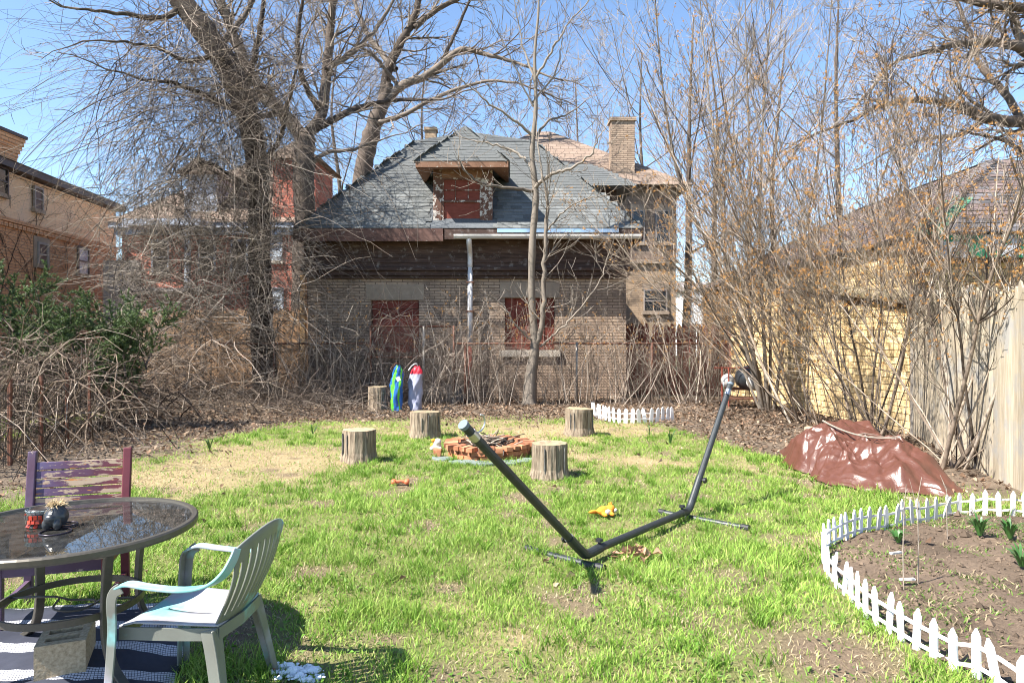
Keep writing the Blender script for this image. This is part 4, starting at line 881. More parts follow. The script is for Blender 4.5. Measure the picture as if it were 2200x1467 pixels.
# lower yellow wall in front of the garage side
A = np.array((7.02, 12.0)); B = np.array((6.09, 19.0)); wd_ = B-A; WLn = np.linalg.norm(wd_); wu = wd_/WLn; wn_ = np.array((-wu[1], wu[0]))   # left-pointing normal
ywall = thing('yellow_block_wall', 'low yellow block wall with mossy sloping cap beside the garage', 'wall', (A[0], A[1], 0))
tz = lambda s: 2.30+(3.22-2.30)*s/WLn
b = MB(); q = lambda s, o_, z: (A[0]+wu[0]*s+wn_[0]*o_, A[1]+wu[1]*s+wn_[1]*o_, z)
b.add([q(0,0,-.2), q(WLn,0,-.2), q(WLn,0,tz(WLn)), q(0,0,tz(0)), q(0,-.25,-.2), q(WLn,-.25,-.2), q(WLn,-.25,tz(WLn)), q(0,-.25,tz(0))], [(0,1,2,3), (5,4,7,6), (4,0,3,7), (1,5,6,2), (3,2,6,7)]); part('core', b, M['ymortar'], ywall)
bl = .52; bh2 = .125; bme2 = mesh_from('brick', MB().box(-bl/2+.005, bl/2-.005, -.018, .02, -bh2/2+.006, bh2/2-.006), M['ybrick']); nn2 = 0
for r_ in range(27):
    z = .03+r_*bh2
    for c_ in range(14):
        s = bl*.5+c_*bl-(r_ % 2)*bl*.5+.03
        if s > WLn-.2 or z+bh2*.5 > tz(s)-.05 or nn2 >= 300: continue
        p = q(s, .0, z); inst('brick', bme2, ywall, (p[0], p[1], p[2]), ((wu[0], wu[1], 0), (-wn_[0], -wn_[1], 0), (0,0,1))); nn2 += 1
n_c = 11
for i in range(n_c):
    s0, s1 = i*WLn/n_c+.01, (i+1)*WLn/n_c-.01; b = MB(); j = random.uniform(-.02, .03)
    b.add([q(s0,.14+j,tz(s0)+.003), q(s1,.14+j,tz(s1)+.003), q(s1,-.3,tz(s1)+.003), q(s0,-.3,tz(s0)+.003), q(s0,.14+j,tz(s0)+.10), q(s1,.14+j,tz(s1)+.10), q(s1,-.3,tz(s1)+.2), q(s0,-.3,tz(s0)+.2)], [(0,3,2,1), (4,5,6,7), (0,1,5,4), (1,2,6,5), (2,3,7,6), (3,0,4,7)]); part('cap_board', b, M['moss'], ywall, bevel=.01)

# ------------------------------------------------------------------ fences
def board_fence(name, label, A, B, h0, h1, bw, mat, gap=.006, th=.02, point=True, rail_side=1, jit=.03, lean=.0, rails=(.25, .8), wv=.0):
    A = np.array(A, float); B = np.array(B, float); L = np.linalg.norm(B-A); u = (B-A)/L; nrm = np.array((-u[1], u[0]))*rail_side
    t = thing(name, label, 'fence', (A[0], A[1], 0)); s = 0
    while s < L:
        w_ = bw*random.uniform(1-wv, 1+wv); h = h0+(h1-h0)*s/L+random.uniform(-jit, jit); b = MB(); k_ = .6*w_
        c = A+u*(s+w_/2); z0 = float(gz(*c))-.05
        hw = w_/2-gap/2; prof = [(-hw, z0), (hw, z0), (hw, h-k_), (hw*.35, h-k_*.15), (0, h), (-hw*.35, h-k_*.15), (-hw, h-k_)] if point else [(-hw, z0), (hw, z0), (hw, h), (-hw, h)]
        o_ = random.uniform(-.006, .006); ln_ = random.uniform(-lean, lean); n_ = len(prof); V = []
        for d_ in (0, th): V += [(c[0]+u[0]*(a+ln_*z)+nrm[0]*(o_-d_), c[1]+u[1]*(a+ln_*z)+nrm[1]*(o_-d_), z) for a, z in prof]
        b.add(V, [tuple(range(n_)), tuple(range(2*n_-1, n_-1, -1))]+[(i, i+n_, (i+1) % n_+n_, (i+1) % n_) for i in range(n_)])
        part('board', b, mat, t); s += w_
    for f_ in rails:
        b = MB(); z = h0*f_; z_b = h1*f_; b.beam((A[0]-nrm[0]*(th+.03), A[1]-nrm[1]*(th+.03), z), (B[0]-nrm[0]*(th+.03), B[1]-nrm[1]*(th+.03), z_b), .04, .09); part('rail', b, mat, t)
    return t
f1_ = board_fence('wood_fence', 'tan pointed-board fence behind the vine-covered tree', W(300, 0, 20.6)[:2], W(658, 0, 20.2)[:2], 2.55, 2.6, .16, M['fencewood'], rail_side=-1)
b = MB(); xx = WX(660, 20); b.box(xx-.09, xx+.06, 19.6, 19.75, -.1, WZ(592, 19.7)); single('fence_post', b, M['fencenew'], 'tall new timber post standing at the left corner of the carriage house', 'post', bevel=.006)
b = MB(); xx = WX(281, 17); b.box(xx-.11, xx+.11, 16.9, 17.1, -.1, WZ(650, 17)); single('fence_post', b, M['fencegrey'], 'dark weathered post rising from the brambles beside the evergreen', 'post', bevel=.008)
board_fence('wood_fence', 'red-brown board fence between the carriage house and yellow wall', (3.35, 20.3), (6.5, 20.0), 2.12, 2.10, .19, M['fencered'], gap=.03, rail_side=-1, jit=.02, lean=.02)
FA, FB = (6.90, 11.75), (5.20, 6.2)
board_fence('stockade_fence', 'tall weathered stockade fence at the right behind the seedy shrub', FA, FB, 2.45, 2.25, .125, M['fencegrey'], gap=.004, rail_side=-1, jit=.06, lean=.012, wv=.12)
b = MB(); b.box(6.93, 7.03, 11.78, 11.88, -.1, 2.6); single('fence_post', b, M['galv'], 'thin grey post at the corner of the stockade fence', 'post')

# chain link fence
clf = thing('chain_link_fence', 'rusty chain-link fence with a gate along the back of the yard', 'fence', (-1, 17.6, 0))
fy = 17.6; fx0, fx1 = WX(470, fy), WX(1570, fy); ft = WZ(738, fy)
def rail(name, p, q_, r, m='rust'): b = MB(); b.cyl(p, q_, r, n=8); return part(name, b, M[m], clf, smooth=True)
T = Tubes(); sp = .075; hgt = ft-.04
gx0, gx1, gtop = WX(797, fy), WX(975, fy), WZ(701, fy)
def mesh_wires(x0, x1, z0, z1, yq):
    hq = z1-z0; s = x0-hq
    while s < x1:
        for sg in (1, -1):
            if sg == 1: a = (s, z0); c = (s+hq, z1)
            else: a = (s+hq, z0); c = (s, z1)
            (ax_, az_), (bx_, bz_) = a, c
            if ax_ > bx_: ax_, az_, bx_, bz_ = bx_, bz_, ax_, az_
            if bx_ <= x0 or ax_ >= x1: continue
            m_ = (bz_-az_)/(bx_-ax_)
            if ax_ < x0: az_ += m_*(x0-ax_); ax_ = x0
            if bx_ > x1: bz_ -= m_*(bx_-x1); bx_ = x1
            T.add([(ax_, yq+.004*sg, az_), ((ax_+bx_)/2, yq+.012*random.uniform(-1, 1), (az_+bz_)/2), (bx_, yq+.004*sg, bz_)], .0042, 3, random.random())
        s += sp
mesh_wires(fx0, gx0, .04, ft, fy); mesh_wires(gx1, fx1, .04, ft, fy); mesh_wires(gx0, gx1, .06, gtop, fy)
wm = tubes_obj('wire_mesh', T, M['wire'], clf)
rail('top_rail', (fx0, fy, ft), (gx0, fy, ft), .024); rail('top_rail', (gx1, fy, ft), (fx1, fy, ft), .024)
rail('gate_rail', (gx0, fy, gtop), (gx1, fy, gtop), .024); rail('gate_rail', (gx0, fy, ft-.35), (gx1, fy, ft-.35), .016)
for pxx, top, mm, r_ in ((590, 738, 'rust', .03), (797, 700, 'rust', .028), (911, 700, 'galv', .036), (975, 700, 'rust', .028), (1000, 738, 'rust', .032), (1239, 735, 'galv', .03), (1400, 738, 'rust', .03), (1568, 738, 'rust', .03)):
    rail('post', (WX(pxx, fy), fy-.03, -.1), (WX(pxx, fy), fy-.03, WZ(top, fy)), r_, mm)

# low dark garden fence at left
A, B = np.array(P(-60, 1030)), np.array(P(300, 900)); gfn = thing('wire_garden_fence', 'dark rusty wire garden fence buried in brambles at the left', 'fence', (A[0], A[1], 0)); L = np.linalg.norm(B-A); u = (B-A)/L
for i in range(8):
    p = A+u*L*i/7; b = MB(); b.box(p[0]-.02, p[0]+.02, p[1]-.02, p[1]+.02, -.1, 1.15); part('post', b, M['rust'], gfn)
T = Tubes(); s = 0
while s < L: p = A+u*s; T.add([(p[0], p[1], .0), (p[0]+random.uniform(-.01, .01), p[1], .55), (p[0], p[1], 1.05)], .0035, 3); s += .06
for z in np.linspace(.06, 1.05, 9): T.add([(*(A+u*L*f_), z) for f_ in np.linspace(0, 1, 8)], .0035, 3)
tubes_obj('wire_mesh', T, M['blackwire'], gfn)
# ------------------------------------------------------------------ trees
def G(s): return np.random.default_rng(s)
def tree(name, label, base, limbs, seed, mat, twigmat, trunk_pts, trunk_r, group=None, cat='tree', k=12, twig=dict()):
    """trunk_pts: world points; limbs: (points, r0, r1, kwargs)"""
    g = G(seed); t = thing(name, label, cat, base, 0, group)
    T = Tubes(); pts = smoothline(trunk_pts, 8); n = len(pts); r = np.interp(np.linspace(0, 1, n), np.linspace(0, 1, len(trunk_r)), trunk_r)
    r = r*(1+.05*g.normal(size=n)); r[0] *= 1.35; r[1] *= 1.2; T.add(pts, r, k, .45); tubes_obj('trunk', T, mat, t)
    T = Tubes(); TW = Tubes()
    for (lp, r0, r1, kw) in limbs:
        q = dict(twig); q.update(kw); pts = smoothline(lp, 6); pts[1:-1] += g.normal(0, .015, (len(pts)-2, 3)); T.add(pts, np.linspace(r0, r1, len(pts)), 8, g.random())
        lv = q.pop('lvl', 2); dens = q.pop('ldens', 3.); ratio = q.pop('lratio', .4); first = q.pop('first', .2); lmax = q.pop('lmax', 3.0)
        L = np.linalg.norm(np.diff(pts, axis=0), axis=1).sum(); n = len(pts); rad = np.linspace(r0, r1, n)
        for _ in range(int(L*dens)):
            s = g.uniform(first, 1); i = min(n-2, int(s*(n-1))); d = unit(pts[i+1]-pts[i]); a = g.uniform(.4, 1.15)
            dd = unit(d*math.cos(a)+perp(d, g)*math.sin(a)); grow(TW, pts[i], dd, min(lmax, L*ratio)*g.uniform(.3, 1.0), max(.006, rad[i]*g.uniform(.15, .38)), lv, g, **q)
        grow(TW, pts[-1], unit(pts[-1]-pts[-2]), min(lmax, L*ratio), r1, lv, g, **q)
    if T.V: tubes_obj('limbs', T, mat, t)
    if TW.V: tubes_obj('crown', TW, twigmat, t)
    return t
def PW(Y, *pp): return [W(a, b, Y+(c[0] if c else 0)) for a, b, *c in pp]

# T1: leaning vine-covered tree
tw = dict(ratio=.55, dens=3.4, wig=.17, trop=(0,0,.05), rmin=.0075, seg=.3)
tree('leaning_tree', 'thick dark leaning tree hung with vines by the tan fence', (WX(570, 18.0), 18.0, 0), [
    (PW(18, (548,300), (505,240,-.4), (440,205,-.8), (380,180,-1.2), (300,170,-1.5)), .10, .03, {}),
    (PW(18, (525,230), (540,150,.5), (560,60,.9), (575,-60,1.2)), .12, .05, {}),
    (PW(18, (500,160), (470,120,-.6), (400,130,-1), (330,100,-1.6), (250,90,-2)), .09, .025, {}),
    (PW(18, (470,100), (520,40,.3), (560,-40,.6)), .10, .05, {}),
    (PW(18, (555,360), (600,300,-.5), (620,220,-1), (640,140,-1.3)), .08, .03, {}),
    (PW(18, (556,430), (500,380,-.5), (440,350,-.9), (390,380,-1.2)), .07, .02, {}),
    (PW(18, (400,10), (340,40,-.5), (260,30,-1), (170,20,-1.5)), .09, .03, {}),
    ], 21, M['bark_dark'], M['twig'], PW(18, (572,850), (566,760), (560,640), (557,520), (556,420), (546,310), (524,225), (492,150), (440,70), (388,0), (340,-70), (290,-160)), [.34,.31,.28,.27,.27,.28,.31,.33,.32,.29,.25,.2], k=14, twig=dict(tw, ldens=3.0, lratio=.55))
# T2: tree behind the red house
tw2 = dict(ratio=.55, dens=3.0, wig=.17, trop=(0,0,.12), rmin=.009, seg=.35)
tree('forked_tree', 'forked grey tree standing behind the wooden fence left of the roof', (WX(655, 23), 23, 0), [
    (PW(23, (652,300), (600,235), (558,190), (515,110,-.5), (480,20,-1), (450,-60,-1.2)), .24, .12, {}),
    (PW(23, (658,290), (690,245), (702,150,.5), (712,50,.8), (716,-60,1)), .22, .12, {}),
    (PW(23, (665,285), (730,250), (790,225,.8), (860,215,1.4), (930,215,2)), .14, .04, {}),
    (PW(23, (600,240), (560,250,-.5), (500,235,-1), (440,215,-1.5)), .12, .04, {}),
    (PW(23, (702,150), (760,110,.8), (810,60,1.2), (850,-10,1.5)), .12, .05, {}),
    (PW(23, (690,240), (650,170,-.8), (640,90,-1.2), (650,0,-1.5)), .12, .05, {}),
    (PW(23, (650,370), (700,330), (760,320), (820,300)), .09, .03, {}),
    ], 22, M['bark'], M['twig'], PW(23, (655,800), (652,620), (655,480), (652,380), (655,300), (656,280)), [.42,.38,.36,.36,.34,.2], k=14, twig=dict(tw2, ldens=4.2, lratio=.55))
# T3: big tree behind the roof
tree('spreading_tree', 'large bare spreading tree rising behind the carriage house roof', (WX(765, 29), 29, 0), [
    (PW(29, (800,270), (850,195), (920,160,-.6), (990,108,-1), (1045,118,-1.3), (1110,135,-1.6)), .22, .06, {}),
    (PW(29, (820,225), (835,150), (862,90), (890,40), (910,-40)), .24, .12, {}),
    (PW(29, (890,60), (940,20), (1000,-10), (1060,-60)), .14, .06, {}),
    (PW(29, (850,150), (800,90,.6), (770,30,.9), (750,-40,1.2)), .14, .06, {}),
    (PW(29, (940,150), (975,80), (1005,10), (1030,-40)), .09, .04, {}),
    (PW(29, (800,265), (860,250,-.8), (950,205,-1.2), (1040,175,-1.6), (1120,180,-2)), .12, .04, {}),
    (PW(29, (860,190), (820,140,-.6), (790,110,-1.), (740,90,-1.4)), .1, .04, {}),
    ], 23, M['bark'], M['twig'], PW(29, (765,760), (770,560), (775,420), (785,340), (805,265), (825,215), (835,180)), [.5,.46,.42,.38,.34,.28,.2], twig=dict(tw2, ldens=3.0, lratio=.45, lmax=3.6, rmin=.011))
# T4: young tree in front of the carriage house
tw4 = dict(ratio=.55, dens=2.6, wig=.11, trop=(0,0,.5), rmin=.0085, seg=.25, lvl=1)
tree('young_tree', 'slender pale double-stemmed young tree in front of the carriage house', (WX(1143, 17.2), 17.2, 0), [
    (PW(17.2, (1152,745), (1165,690,-.1), (1168,600,-.15), (1173,500,-.2), (1176,430,-.25), (1165,380,-.3)), .075, .03, {}),
    (PW(17.2, (1147,410), (1095,405,-.2), (1040,395,-.4), (1000,370,-.6), (985,335,-.7)), .05, .012, {}),
    (PW(17.2, (1148,405), (1180,378,-.3), (1225,360,-.5), (1268,335,-.6), (1290,290,-.7)), .055, .014, {}),
    (PW(17.2, (1143,360), (1115,330,.2), (1060,310,.3), (1010,300,.4)), .042, .012, {}),
    (PW(17.2, (1142,290), (1110,262,-.2), (1060,230,-.4), (1015,190,-.5), (990,170,-.6)), .042, .012, {}),
    (PW(17.2, (1144,300), (1180,260,.3), (1220,245,.4), (1260,215,.5)), .04, .012, {}),
    (PW(17.2, (1148,170), (1185,110,-.2), (1215,60,-.3), (1265,0,-.4)), .035, .012, {}),
    (PW(17.2, (1150,180), (1120,80,.2), (1105,0,.3)), .03, .01, {}),
    (PW(17.2, (1146,230), (1100,130,-.3), (1075,80,-.4)), .025, .01, {}),
    (PW(17.2, (1145,220), (1190,160,.3), (1205,110,.3), (1210,60,.3)), .028, .01, {}),
    (PW(17.2, (1172,500), (1210,455,-.2), (1250,430,-.3), (1300,420,-.4)), .025, .01, {}),
    (PW(17.2, (1148,740), (1110,700,-.3), (1085,660,-.4), (1060,640,-.5)), .03, .01, {}),
    (PW(17.2, (1160,745), (1200,710,-.3), (1240,670,-.4), (1290,600,-.5), (1310,540,-.5)), .03, .01, {}),
    ], 24, M['bark_pale'], M['bark_pale'], PW(17.2, (1137,880), (1140,810), (1149,740), (1142,640), (1144,520), (1151,420), (1143,330), (1151,230), (1149,120), (1157,20), (1154,-60)), [.20,.155,.108,.094,.087,.082,.068,.053,.038,.028,.018], twig=dict(tw4, ldens=5.0, lratio=.55, lmax=1.6))

# T5: dark tree to the right behind the garage
tree('dark_limbed_tree', 'dark heavy-limbed tree reaching in from behind the garage', (17.5, 23, 0), [
    (PW(21, (2380,300), (2290,275), (2200,262), (2120,256,-.5), (2050,225,-1), (1960,215,-1.5), (1880,230,-2)), .26, .06, {}),
    (PW(21, (2380,280), (2290,190), (2200,110), (2120,90,-.6), (2030,100,-1.2), (1930,130,-1.7)), .24, .05, {}),
    (PW(21, (2400,200), (2300,60), (2200,20), (2110,8,-.5), (2000,-20,-1)), .22, .06, {}),
    (PW(21, (2200,262), (2150,190,.5), (2100,130,1), (2080,60,1.4), (2040,-30,1.6)), .12, .05, {}),
    (PW(21, (2120,255), (2060,290,.6), (1980,300,1), (1900,330,1.4)), .10, .03, {}),
    (PW(21, (2200,110), (2180,40,.6), (2140,-40,1)), .12, .05, {}),
    (PW(21, (2250,270), (2220,330,-.6), (2150,300,-1), (2060,280,-1.5)), .10, .03, {}),
    ], 25, M['bark'], M['twig'], [np.array((17.5, 23, -.2)), np.array((17.3, 22.6, 2.5)), np.array((17.6, 22, 5.5)), np.array((18.2, 21.2, 8.2))], [.6,.5,.42,.3], twig=dict(tw2, ldens=4.4, lratio=.5, lmax=3.0))
# background trees, thinner
def bgtree(label, px, Y, top, seed, lean=0, n=9, name='bare_tree', group='bare trees beyond the houses', r=.22):
    g = G(seed); b = W(px, 0, Y); b[2] = 0; zt = WZ(top, Y); tr = [np.array((b[0]+lean*f_*(WX(px+100, Y)-b[0])/1.+g.normal(0, .15), Y+g.normal(0, .2), zt*f_-.2*(f_ == 0))) for f_ in (0, .25, .5, .75, 1)]
    lm = []
    pts = smoothline(tr, 6)
    for i in range(n):
        f_ = g.uniform(.3, .95); p = pts[int(f_*(len(pts)-1))]; a = g.uniform(0, 6.28); L = zt*g.uniform(.16, .34)
        d = np.array((math.cos(a), math.sin(a)*.7, g.uniform(.5, 1.1))); lm.append(([p, p+d*L*.35+g.normal(0, .1, 3), p+d*L*.7+np.array((0,0,.12*L)), p+d*L+np.array((0,0,.35*L))], r*.38*(1.1-f_), .02, {}))
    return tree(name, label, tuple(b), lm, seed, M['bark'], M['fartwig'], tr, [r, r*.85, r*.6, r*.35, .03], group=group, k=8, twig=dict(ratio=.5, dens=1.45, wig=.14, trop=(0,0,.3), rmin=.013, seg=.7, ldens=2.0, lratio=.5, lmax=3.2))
bgtree('bare tree with a straight trunk just right of the tan house', 1470, 33, 40, 31, .1, 12)
bgtree('thin bare tree above the white outbuilding', 1540, 36, 90, 32, -.1, 10)
bgtree('bare tree showing between the yellow wall and the slate roof', 1660, 38, 60, 33, .2, 11)
bgtree('tall bare tree whose top shows above the slate roof', 1790, 34, -40, 34, .1, 12)
bgtree('pale distant bare tree just left of the dormer peak', 905, 46, 90, 35, .1, 12)
bgtree('faint distant bare tree right of the young tree', 1240, 48, 170, 36, .0, 12)
bgtree('distant bare tree above the left end of the roof', 720, 44, 60, 37, .1, 12)
bgtree('faint bare tree behind the tall chimney of the tan house', 1390, 44, 110, 38, -.1, 12)

# ------------------------------------------------------------------ right thicket: saplings and seedy shrubs
def shrub(name, label, base, stems, seed, mat, twigs=(2, 2.0), seeds=0, group=None, tropz=.35, cat='shrub', seedz=1.0, rr=(.011, .028), tw=.34, tlo=.36, bj=.16):
    """stems: list of (azimuth-ish dir, length, radius) or count; fans up from the base"""
    g = G(seed); t = thing(name, label, cat, base, 0, group); T = Tubes(); TW = Tubes(); tips = []
    for (d, L, r) in stems:
        p = np.array(base)+np.array((g.normal(0, bj), g.normal(0, bj*.7), -.05)); n = 14
        pts, D = walk(p, unit(d), L, n, .045, (0, 0, tropz), g); rad = np.linspace(r, r*.25, n+1); T.add(pts, rad, 6, g.random())
        for _ in range(int(L*twigs[1]*1.6)):
            s = g.uniform(tlo, 1); i = min(n-1, int(s*n)); a = g.uniform(.3, .9); dd = unit(D[i]*math.cos(a)+perp(D[i], g)*math.sin(a))
            grow(TW, pts[i], dd, L*tw*g.uniform(.25, 1)*(1.2-.7*s), rad[i]*.55, twigs[0]-1, g, ratio=.5, dens=twigs[1]*1.5, wig=.08, trop=(0,0,.45), rmin=.0038, seg=.26, tips=tips, ang=(.3,.8))
    tubes_obj('stems', T, mat, t, kind='stuff'); tubes_obj('twigs', TW, mat, t, kind='stuff')
    if seeds and tips:
        pick = [tips[i] for i in g.permutation(len(tips)) if tips[i][0][2] > seedz][:seeds]
        V = []; Q = []; cc = []
        for p, d in pick:
            for q_ in range(g.integers(1, 4)):
                c = p+g.normal(0, .022, 3); d2 = unit(d+g.normal(0, .5, 3)); u = perp(d2, g); v = np.cross(d2, u); s = g.uniform(.014, .026); b0 = len(V)*1
                base_i = len(V); V.append(c-d2*s*.6); col = np.array((.50,.27,.09))*g.uniform(.6, 1.3)+np.array((.05,.05,.04))*g.random()
                for k_ in range(5):
                    a = k_*1.2566; V.append(c+d2*s*.9+(u*math.cos(a)+v*math.sin(a))*s*1.15); 
                    a += .628; V.append(c+(u*math.cos(a)+v*math.sin(a))*s*.35+d2*s*.15)
                for k_ in range(5): Q.append((base_i, base_i+1+2*k_, base_i+2+2*k_)); Q.append((base_i, base_i+2+2*k_, base_i+1+(2*k_+2) % 10))
                cc += [col]*11
        o = bpy.data.objects.new('seed_capsules', np_mesh('seed_capsules', np.array(V)-np.array(base), np.array(Q), M['col'], col=np.array(cc), smooth=False)); link(o, t); o['kind'] = 'stuff'
    return t
def fan(g, n, L, spread, bias=(0, 0), r=(.010, .028), zmin=.8):
    out_ = []
    for _ in range(n):
        a = g.uniform(0, 6.28); s = spread*math.sqrt(g.random()); out_.append(((math.cos(a)*s+bias[0], math.sin(a)*s+bias[1], g.uniform(zmin, 1.1)), g.uniform(L*.6, L), g.uniform(*r)))
    return out_
g = G(50); b = P(2085, 1005); shrub('seedy_shrub', 'large seedy multi-stemmed shrub fanning up in front of the stockade fence', (b[0]-.05, b[1], 0), fan(g, 9, 6.4, .7, (-.12, .0), (.018, .034), .85)+fan(g, 14, 6.6, .8, (-.15, .0), (.007, .015), .7), 51, M['shrub'], (2, 3.9), 1700, 'rose-like shrubs along the right side')
g = G(52); shrub('seedy_shrub', 'seedy shrub rising directly behind the brown tarp', (5.75, 10.9, 0), fan(g, 7, 7.4, .55, (-.12, .05), (.015, .028), .9)+fan(g, 15, 7.2, .75, (-.2, .0), (.007, .014), .7), 53, M['shrub'], (2, 3.8), 2000, 'rose-like shrubs along the right side')
g = G(54); shrub('seedy_shrub', 'seedy shrub leaning left in front of the yellow block wall', (5.7, 13.3, 0), fan(g, 7, 8.4, .48, (-.16, .0), (.015, .028), .9)+fan(g, 15, 7.6, .75, (-.25, .0), (.007, .014), .7), 55, M['shrub'], (2, 3.6), 1900, 'rose-like shrubs along the right side')
g = G(56); shrub('thicket_shrub', 'dense pale thicket of stems beside the grill cart', (4.75, 16.8, 0), fan(g, 24, 3.6, .75, (-.1, 0), (.008, .018)), 57, M['drystem'], (2, 2.2), 120, bj=.5)
g = G(58); shrub('thicket_shrub', 'tangled brush in front of the red-brown fence', (3.6, 17.2, 0), fan(g, 22, 2.4, .75, (0, 0), (.008, .016)), 59, M['drystem'], (2, 2.2), 60, bj=.6)
# leaning saplings by the grill
stems = []
g = G(60); base = np.array((5.35, 15.0, 0)); T = Tubes(); TW = Tubes(); sp_ = thing('sapling_cluster', 'cluster of tall leaning saplings growing by the grill cart', 'tree', tuple(base))
for pp, r0 in (([(1650,890),(1605,720),(1540,560),(1470,420),(1432,250),(1412,60),(1405,-60)], .055), ([(1640,890),(1618,760),(1608,600),(1612,400),(1606,200),(1600,-40)], .06), ([(1650,890),(1640,700),(1632,520),(1638,300),(1650,100),(1668,-60)], .05), ([(1645,890),(1590,700),(1560,560),(1545,380),(1520,180),(1500,-40)], .045), ([(1655,890),(1600,760),(1500,620),(1440,560),(1400,500),(1380,420)], .04), ([(1660,890),(1690,700),(1730,500),(1760,320),(1780,100),(1790,-60)], .04), ([(1640,880),(1560,720),(1480,640),(1420,610),(1370,590)], .03), ([(1655,890),(1650,600),(1600,420),(1560,250),(1530,60),(1500,-60)], .035)):
    dy = g.uniform(-.5, .6); lp = [W(a, b_, 15.0+dy*i/len(pp)) for i, (a, b_) in enumerate(pp)]; lp[0][2] = -.05; pts = smoothline(lp, 6); n = len(pts); rad = np.linspace(r0, .008, n); T.add(pts, rad, 8, g.random())
    L = np.linalg.norm(np.diff(pts, axis=0), axis=1).sum()
    for _ in range(int(L*8)):
        s = g.uniform(.2, 1); i = min(n-2, int(s*(n-1))); d = unit(pts[i+1]-pts[i]); a = g.uniform(.3, .9); dd = unit(d*math.cos(a)+perp(d, g)*math.sin(a)); grow(TW, pts[i], dd, g.uniform(.4, 1.7)*(1.2-.5*s), max(.005, rad[i]*.4), 1, g, ratio=.45, dens=3, wig=.07, trop=(0,0,.5), rmin=.0055, seg=.25, ang=(.3,.8))
tubes_obj('trunks', T, M['bark_pale'], sp_); tubes_obj('twigs', TW, M['shrub'], sp_)

# brush along the chain link fence
g = G(62); i = 0
spots = [(690, 'wispy brush at the left corner of the carriage house'), (745, 'wispy brush left of the boarded left window'), (960, 'wispy brush growing through the gate beside the downspout'), (1065, 'wispy brush below the right window, left of the young tree'), (1215, 'wispy brush just right of the young tree'), (1300, 'wispy brush at the right corner of the carriage house')]
for px, lab in spots:
    b = (WX(px, 17.3), 17.3+g.uniform(-.2, .3), 0); shrub('fence_brush', lab, b, fan(g, 11, 2.9, .35, (0, 0), (.008, .015)), 70+i, M['drystem'], (2, 2.2), 70, 'brush along the chain-link fence', seedz=1.4, bj=.3); i += 1

# ------------------------------------------------------------------ vines hanging from the leaning tree
g = G(80); T = Tubes()
def vine(p, d, L, r, wig, trop, side=2):
    n = int(np.clip(L/.33, 5, 22)); pts, D = walk(np.array(p), unit(d), L, n, wig, trop, g); T.add(pts, np.linspace(r, r*.3, n+1), 3, g.random())
    for _ in range(g.poisson(side)):
        i = g.integers(1, n); dd = unit(D[i-1]*.6+perp(D[i-1], g)); m_ = int(g.integers(3, 7)); q, _ = walk(pts[i], dd, g.uniform(.15, .8), m_, .22, (0, 0, -.3), g); T.add(q, np.linspace(r*.6, r*.35, m_+1), 3, g.random())
# curtain in front of the trunk: start points along an arching canopy, px range 200..640
for _ in range(1300):
    f_ = g.beta(1.5, 1.2); px = 235+f_*420; Y_ = 16.4+g.uniform(-.6, 2.2); py = np.interp(px, [235, 320, 450, 660], [230, 120, 100, 230])+g.exponential(220)-80; p = W(px, py, Y_)
    L = max(.8, (p[2]-g.uniform(.3, 3.4))*g.uniform(.25, 1.0)); vine(p, (g.normal(0, .6), g.normal(0, .4), g.uniform(-1.1, .5)), L*1.1, min(.022, .0072*math.exp(g.normal(0, .4))), .24, (0, 0, -1.0), 2.6)
# long sweeping runners toward the left sky
for _ in range(20):
    p = W(g.uniform(330, 560), g.uniform(60, 300), 16.5+g.uniform(-.5, 1)); vine(p, (-1, g.normal(0, .2), g.uniform(.0, .9)), g.uniform(2.0, 5.2), g.uniform(.0045, .009), .10, (-.1, 0, -1.6), 6)
tubes_obj('hanging_vines', T, M['vine'], loc=(-7, 17, 0), label='curtain of dry vines hanging from the leaning tree', cat='vines', kind='stuff')
# pale tangled heap in the middle
T = Tubes()
for _ in range(2000):
    px = 205+g.beta(1.5, 1.4)*455; Y_ = 16.0+g.uniform(-.8, 2.4); py = 250+560*g.beta(2.2, 1.6); p = W(px, py, Y_); vine(p, g.normal(size=3)*(1, .6, .7), g.uniform(.6, 2.6), g.uniform(.0045, .0105), .17, (0, 0, -.55), 2)
tubes_obj('vine_tangle', T, M['vinepale'], loc=(-7, 17, 0), label='pale tangled mass of dry vines piled in front of the red brick house', cat='vines', kind='stuff')
# climbing vines on the carriage house wall
g = G(81); T = Tubes()
def climb(x, z, L, r, lvl, a):
    n = max(4, int(L/.12)); an = a+np.cumsum(g.normal(0, .22, n)); pts = np.stack([x+np.cumsum(np.cos(an))*L/n, HYF-.012-g.random(n)*.02, z+np.cumsum(np.sin(an))*L/n], -1); pts[:, 2] = np.clip(pts[:, 2], -.05, 3.2)
    T.add(pts, np.linspace(r, r*.5, n), 3, g.random()*.6)
    if lvl:
        for _ in range(int(L*3.2)): i = g.integers(1, n); climb(pts[i, 0], pts[i, 2], L*g.uniform(.2, .5), r*.6, lvl-1, an[i]+g.choice((-1, 1))*g.uniform(.4, 1.1))
for px in (680, 720, 760, 860, 905, 930, 965, 990, 1040, 1290): climb(WX(px, 19), 0, g.uniform(1.8, 3.2), .011, 2, 1.57+g.normal(0, .2))
tubes_obj('climbing_vine', T, M['cane'], loc=(-2, 18.95, 0), label='bare climbing vine stems clinging to the carriage house brick wall', cat='vine', kind='stuff')
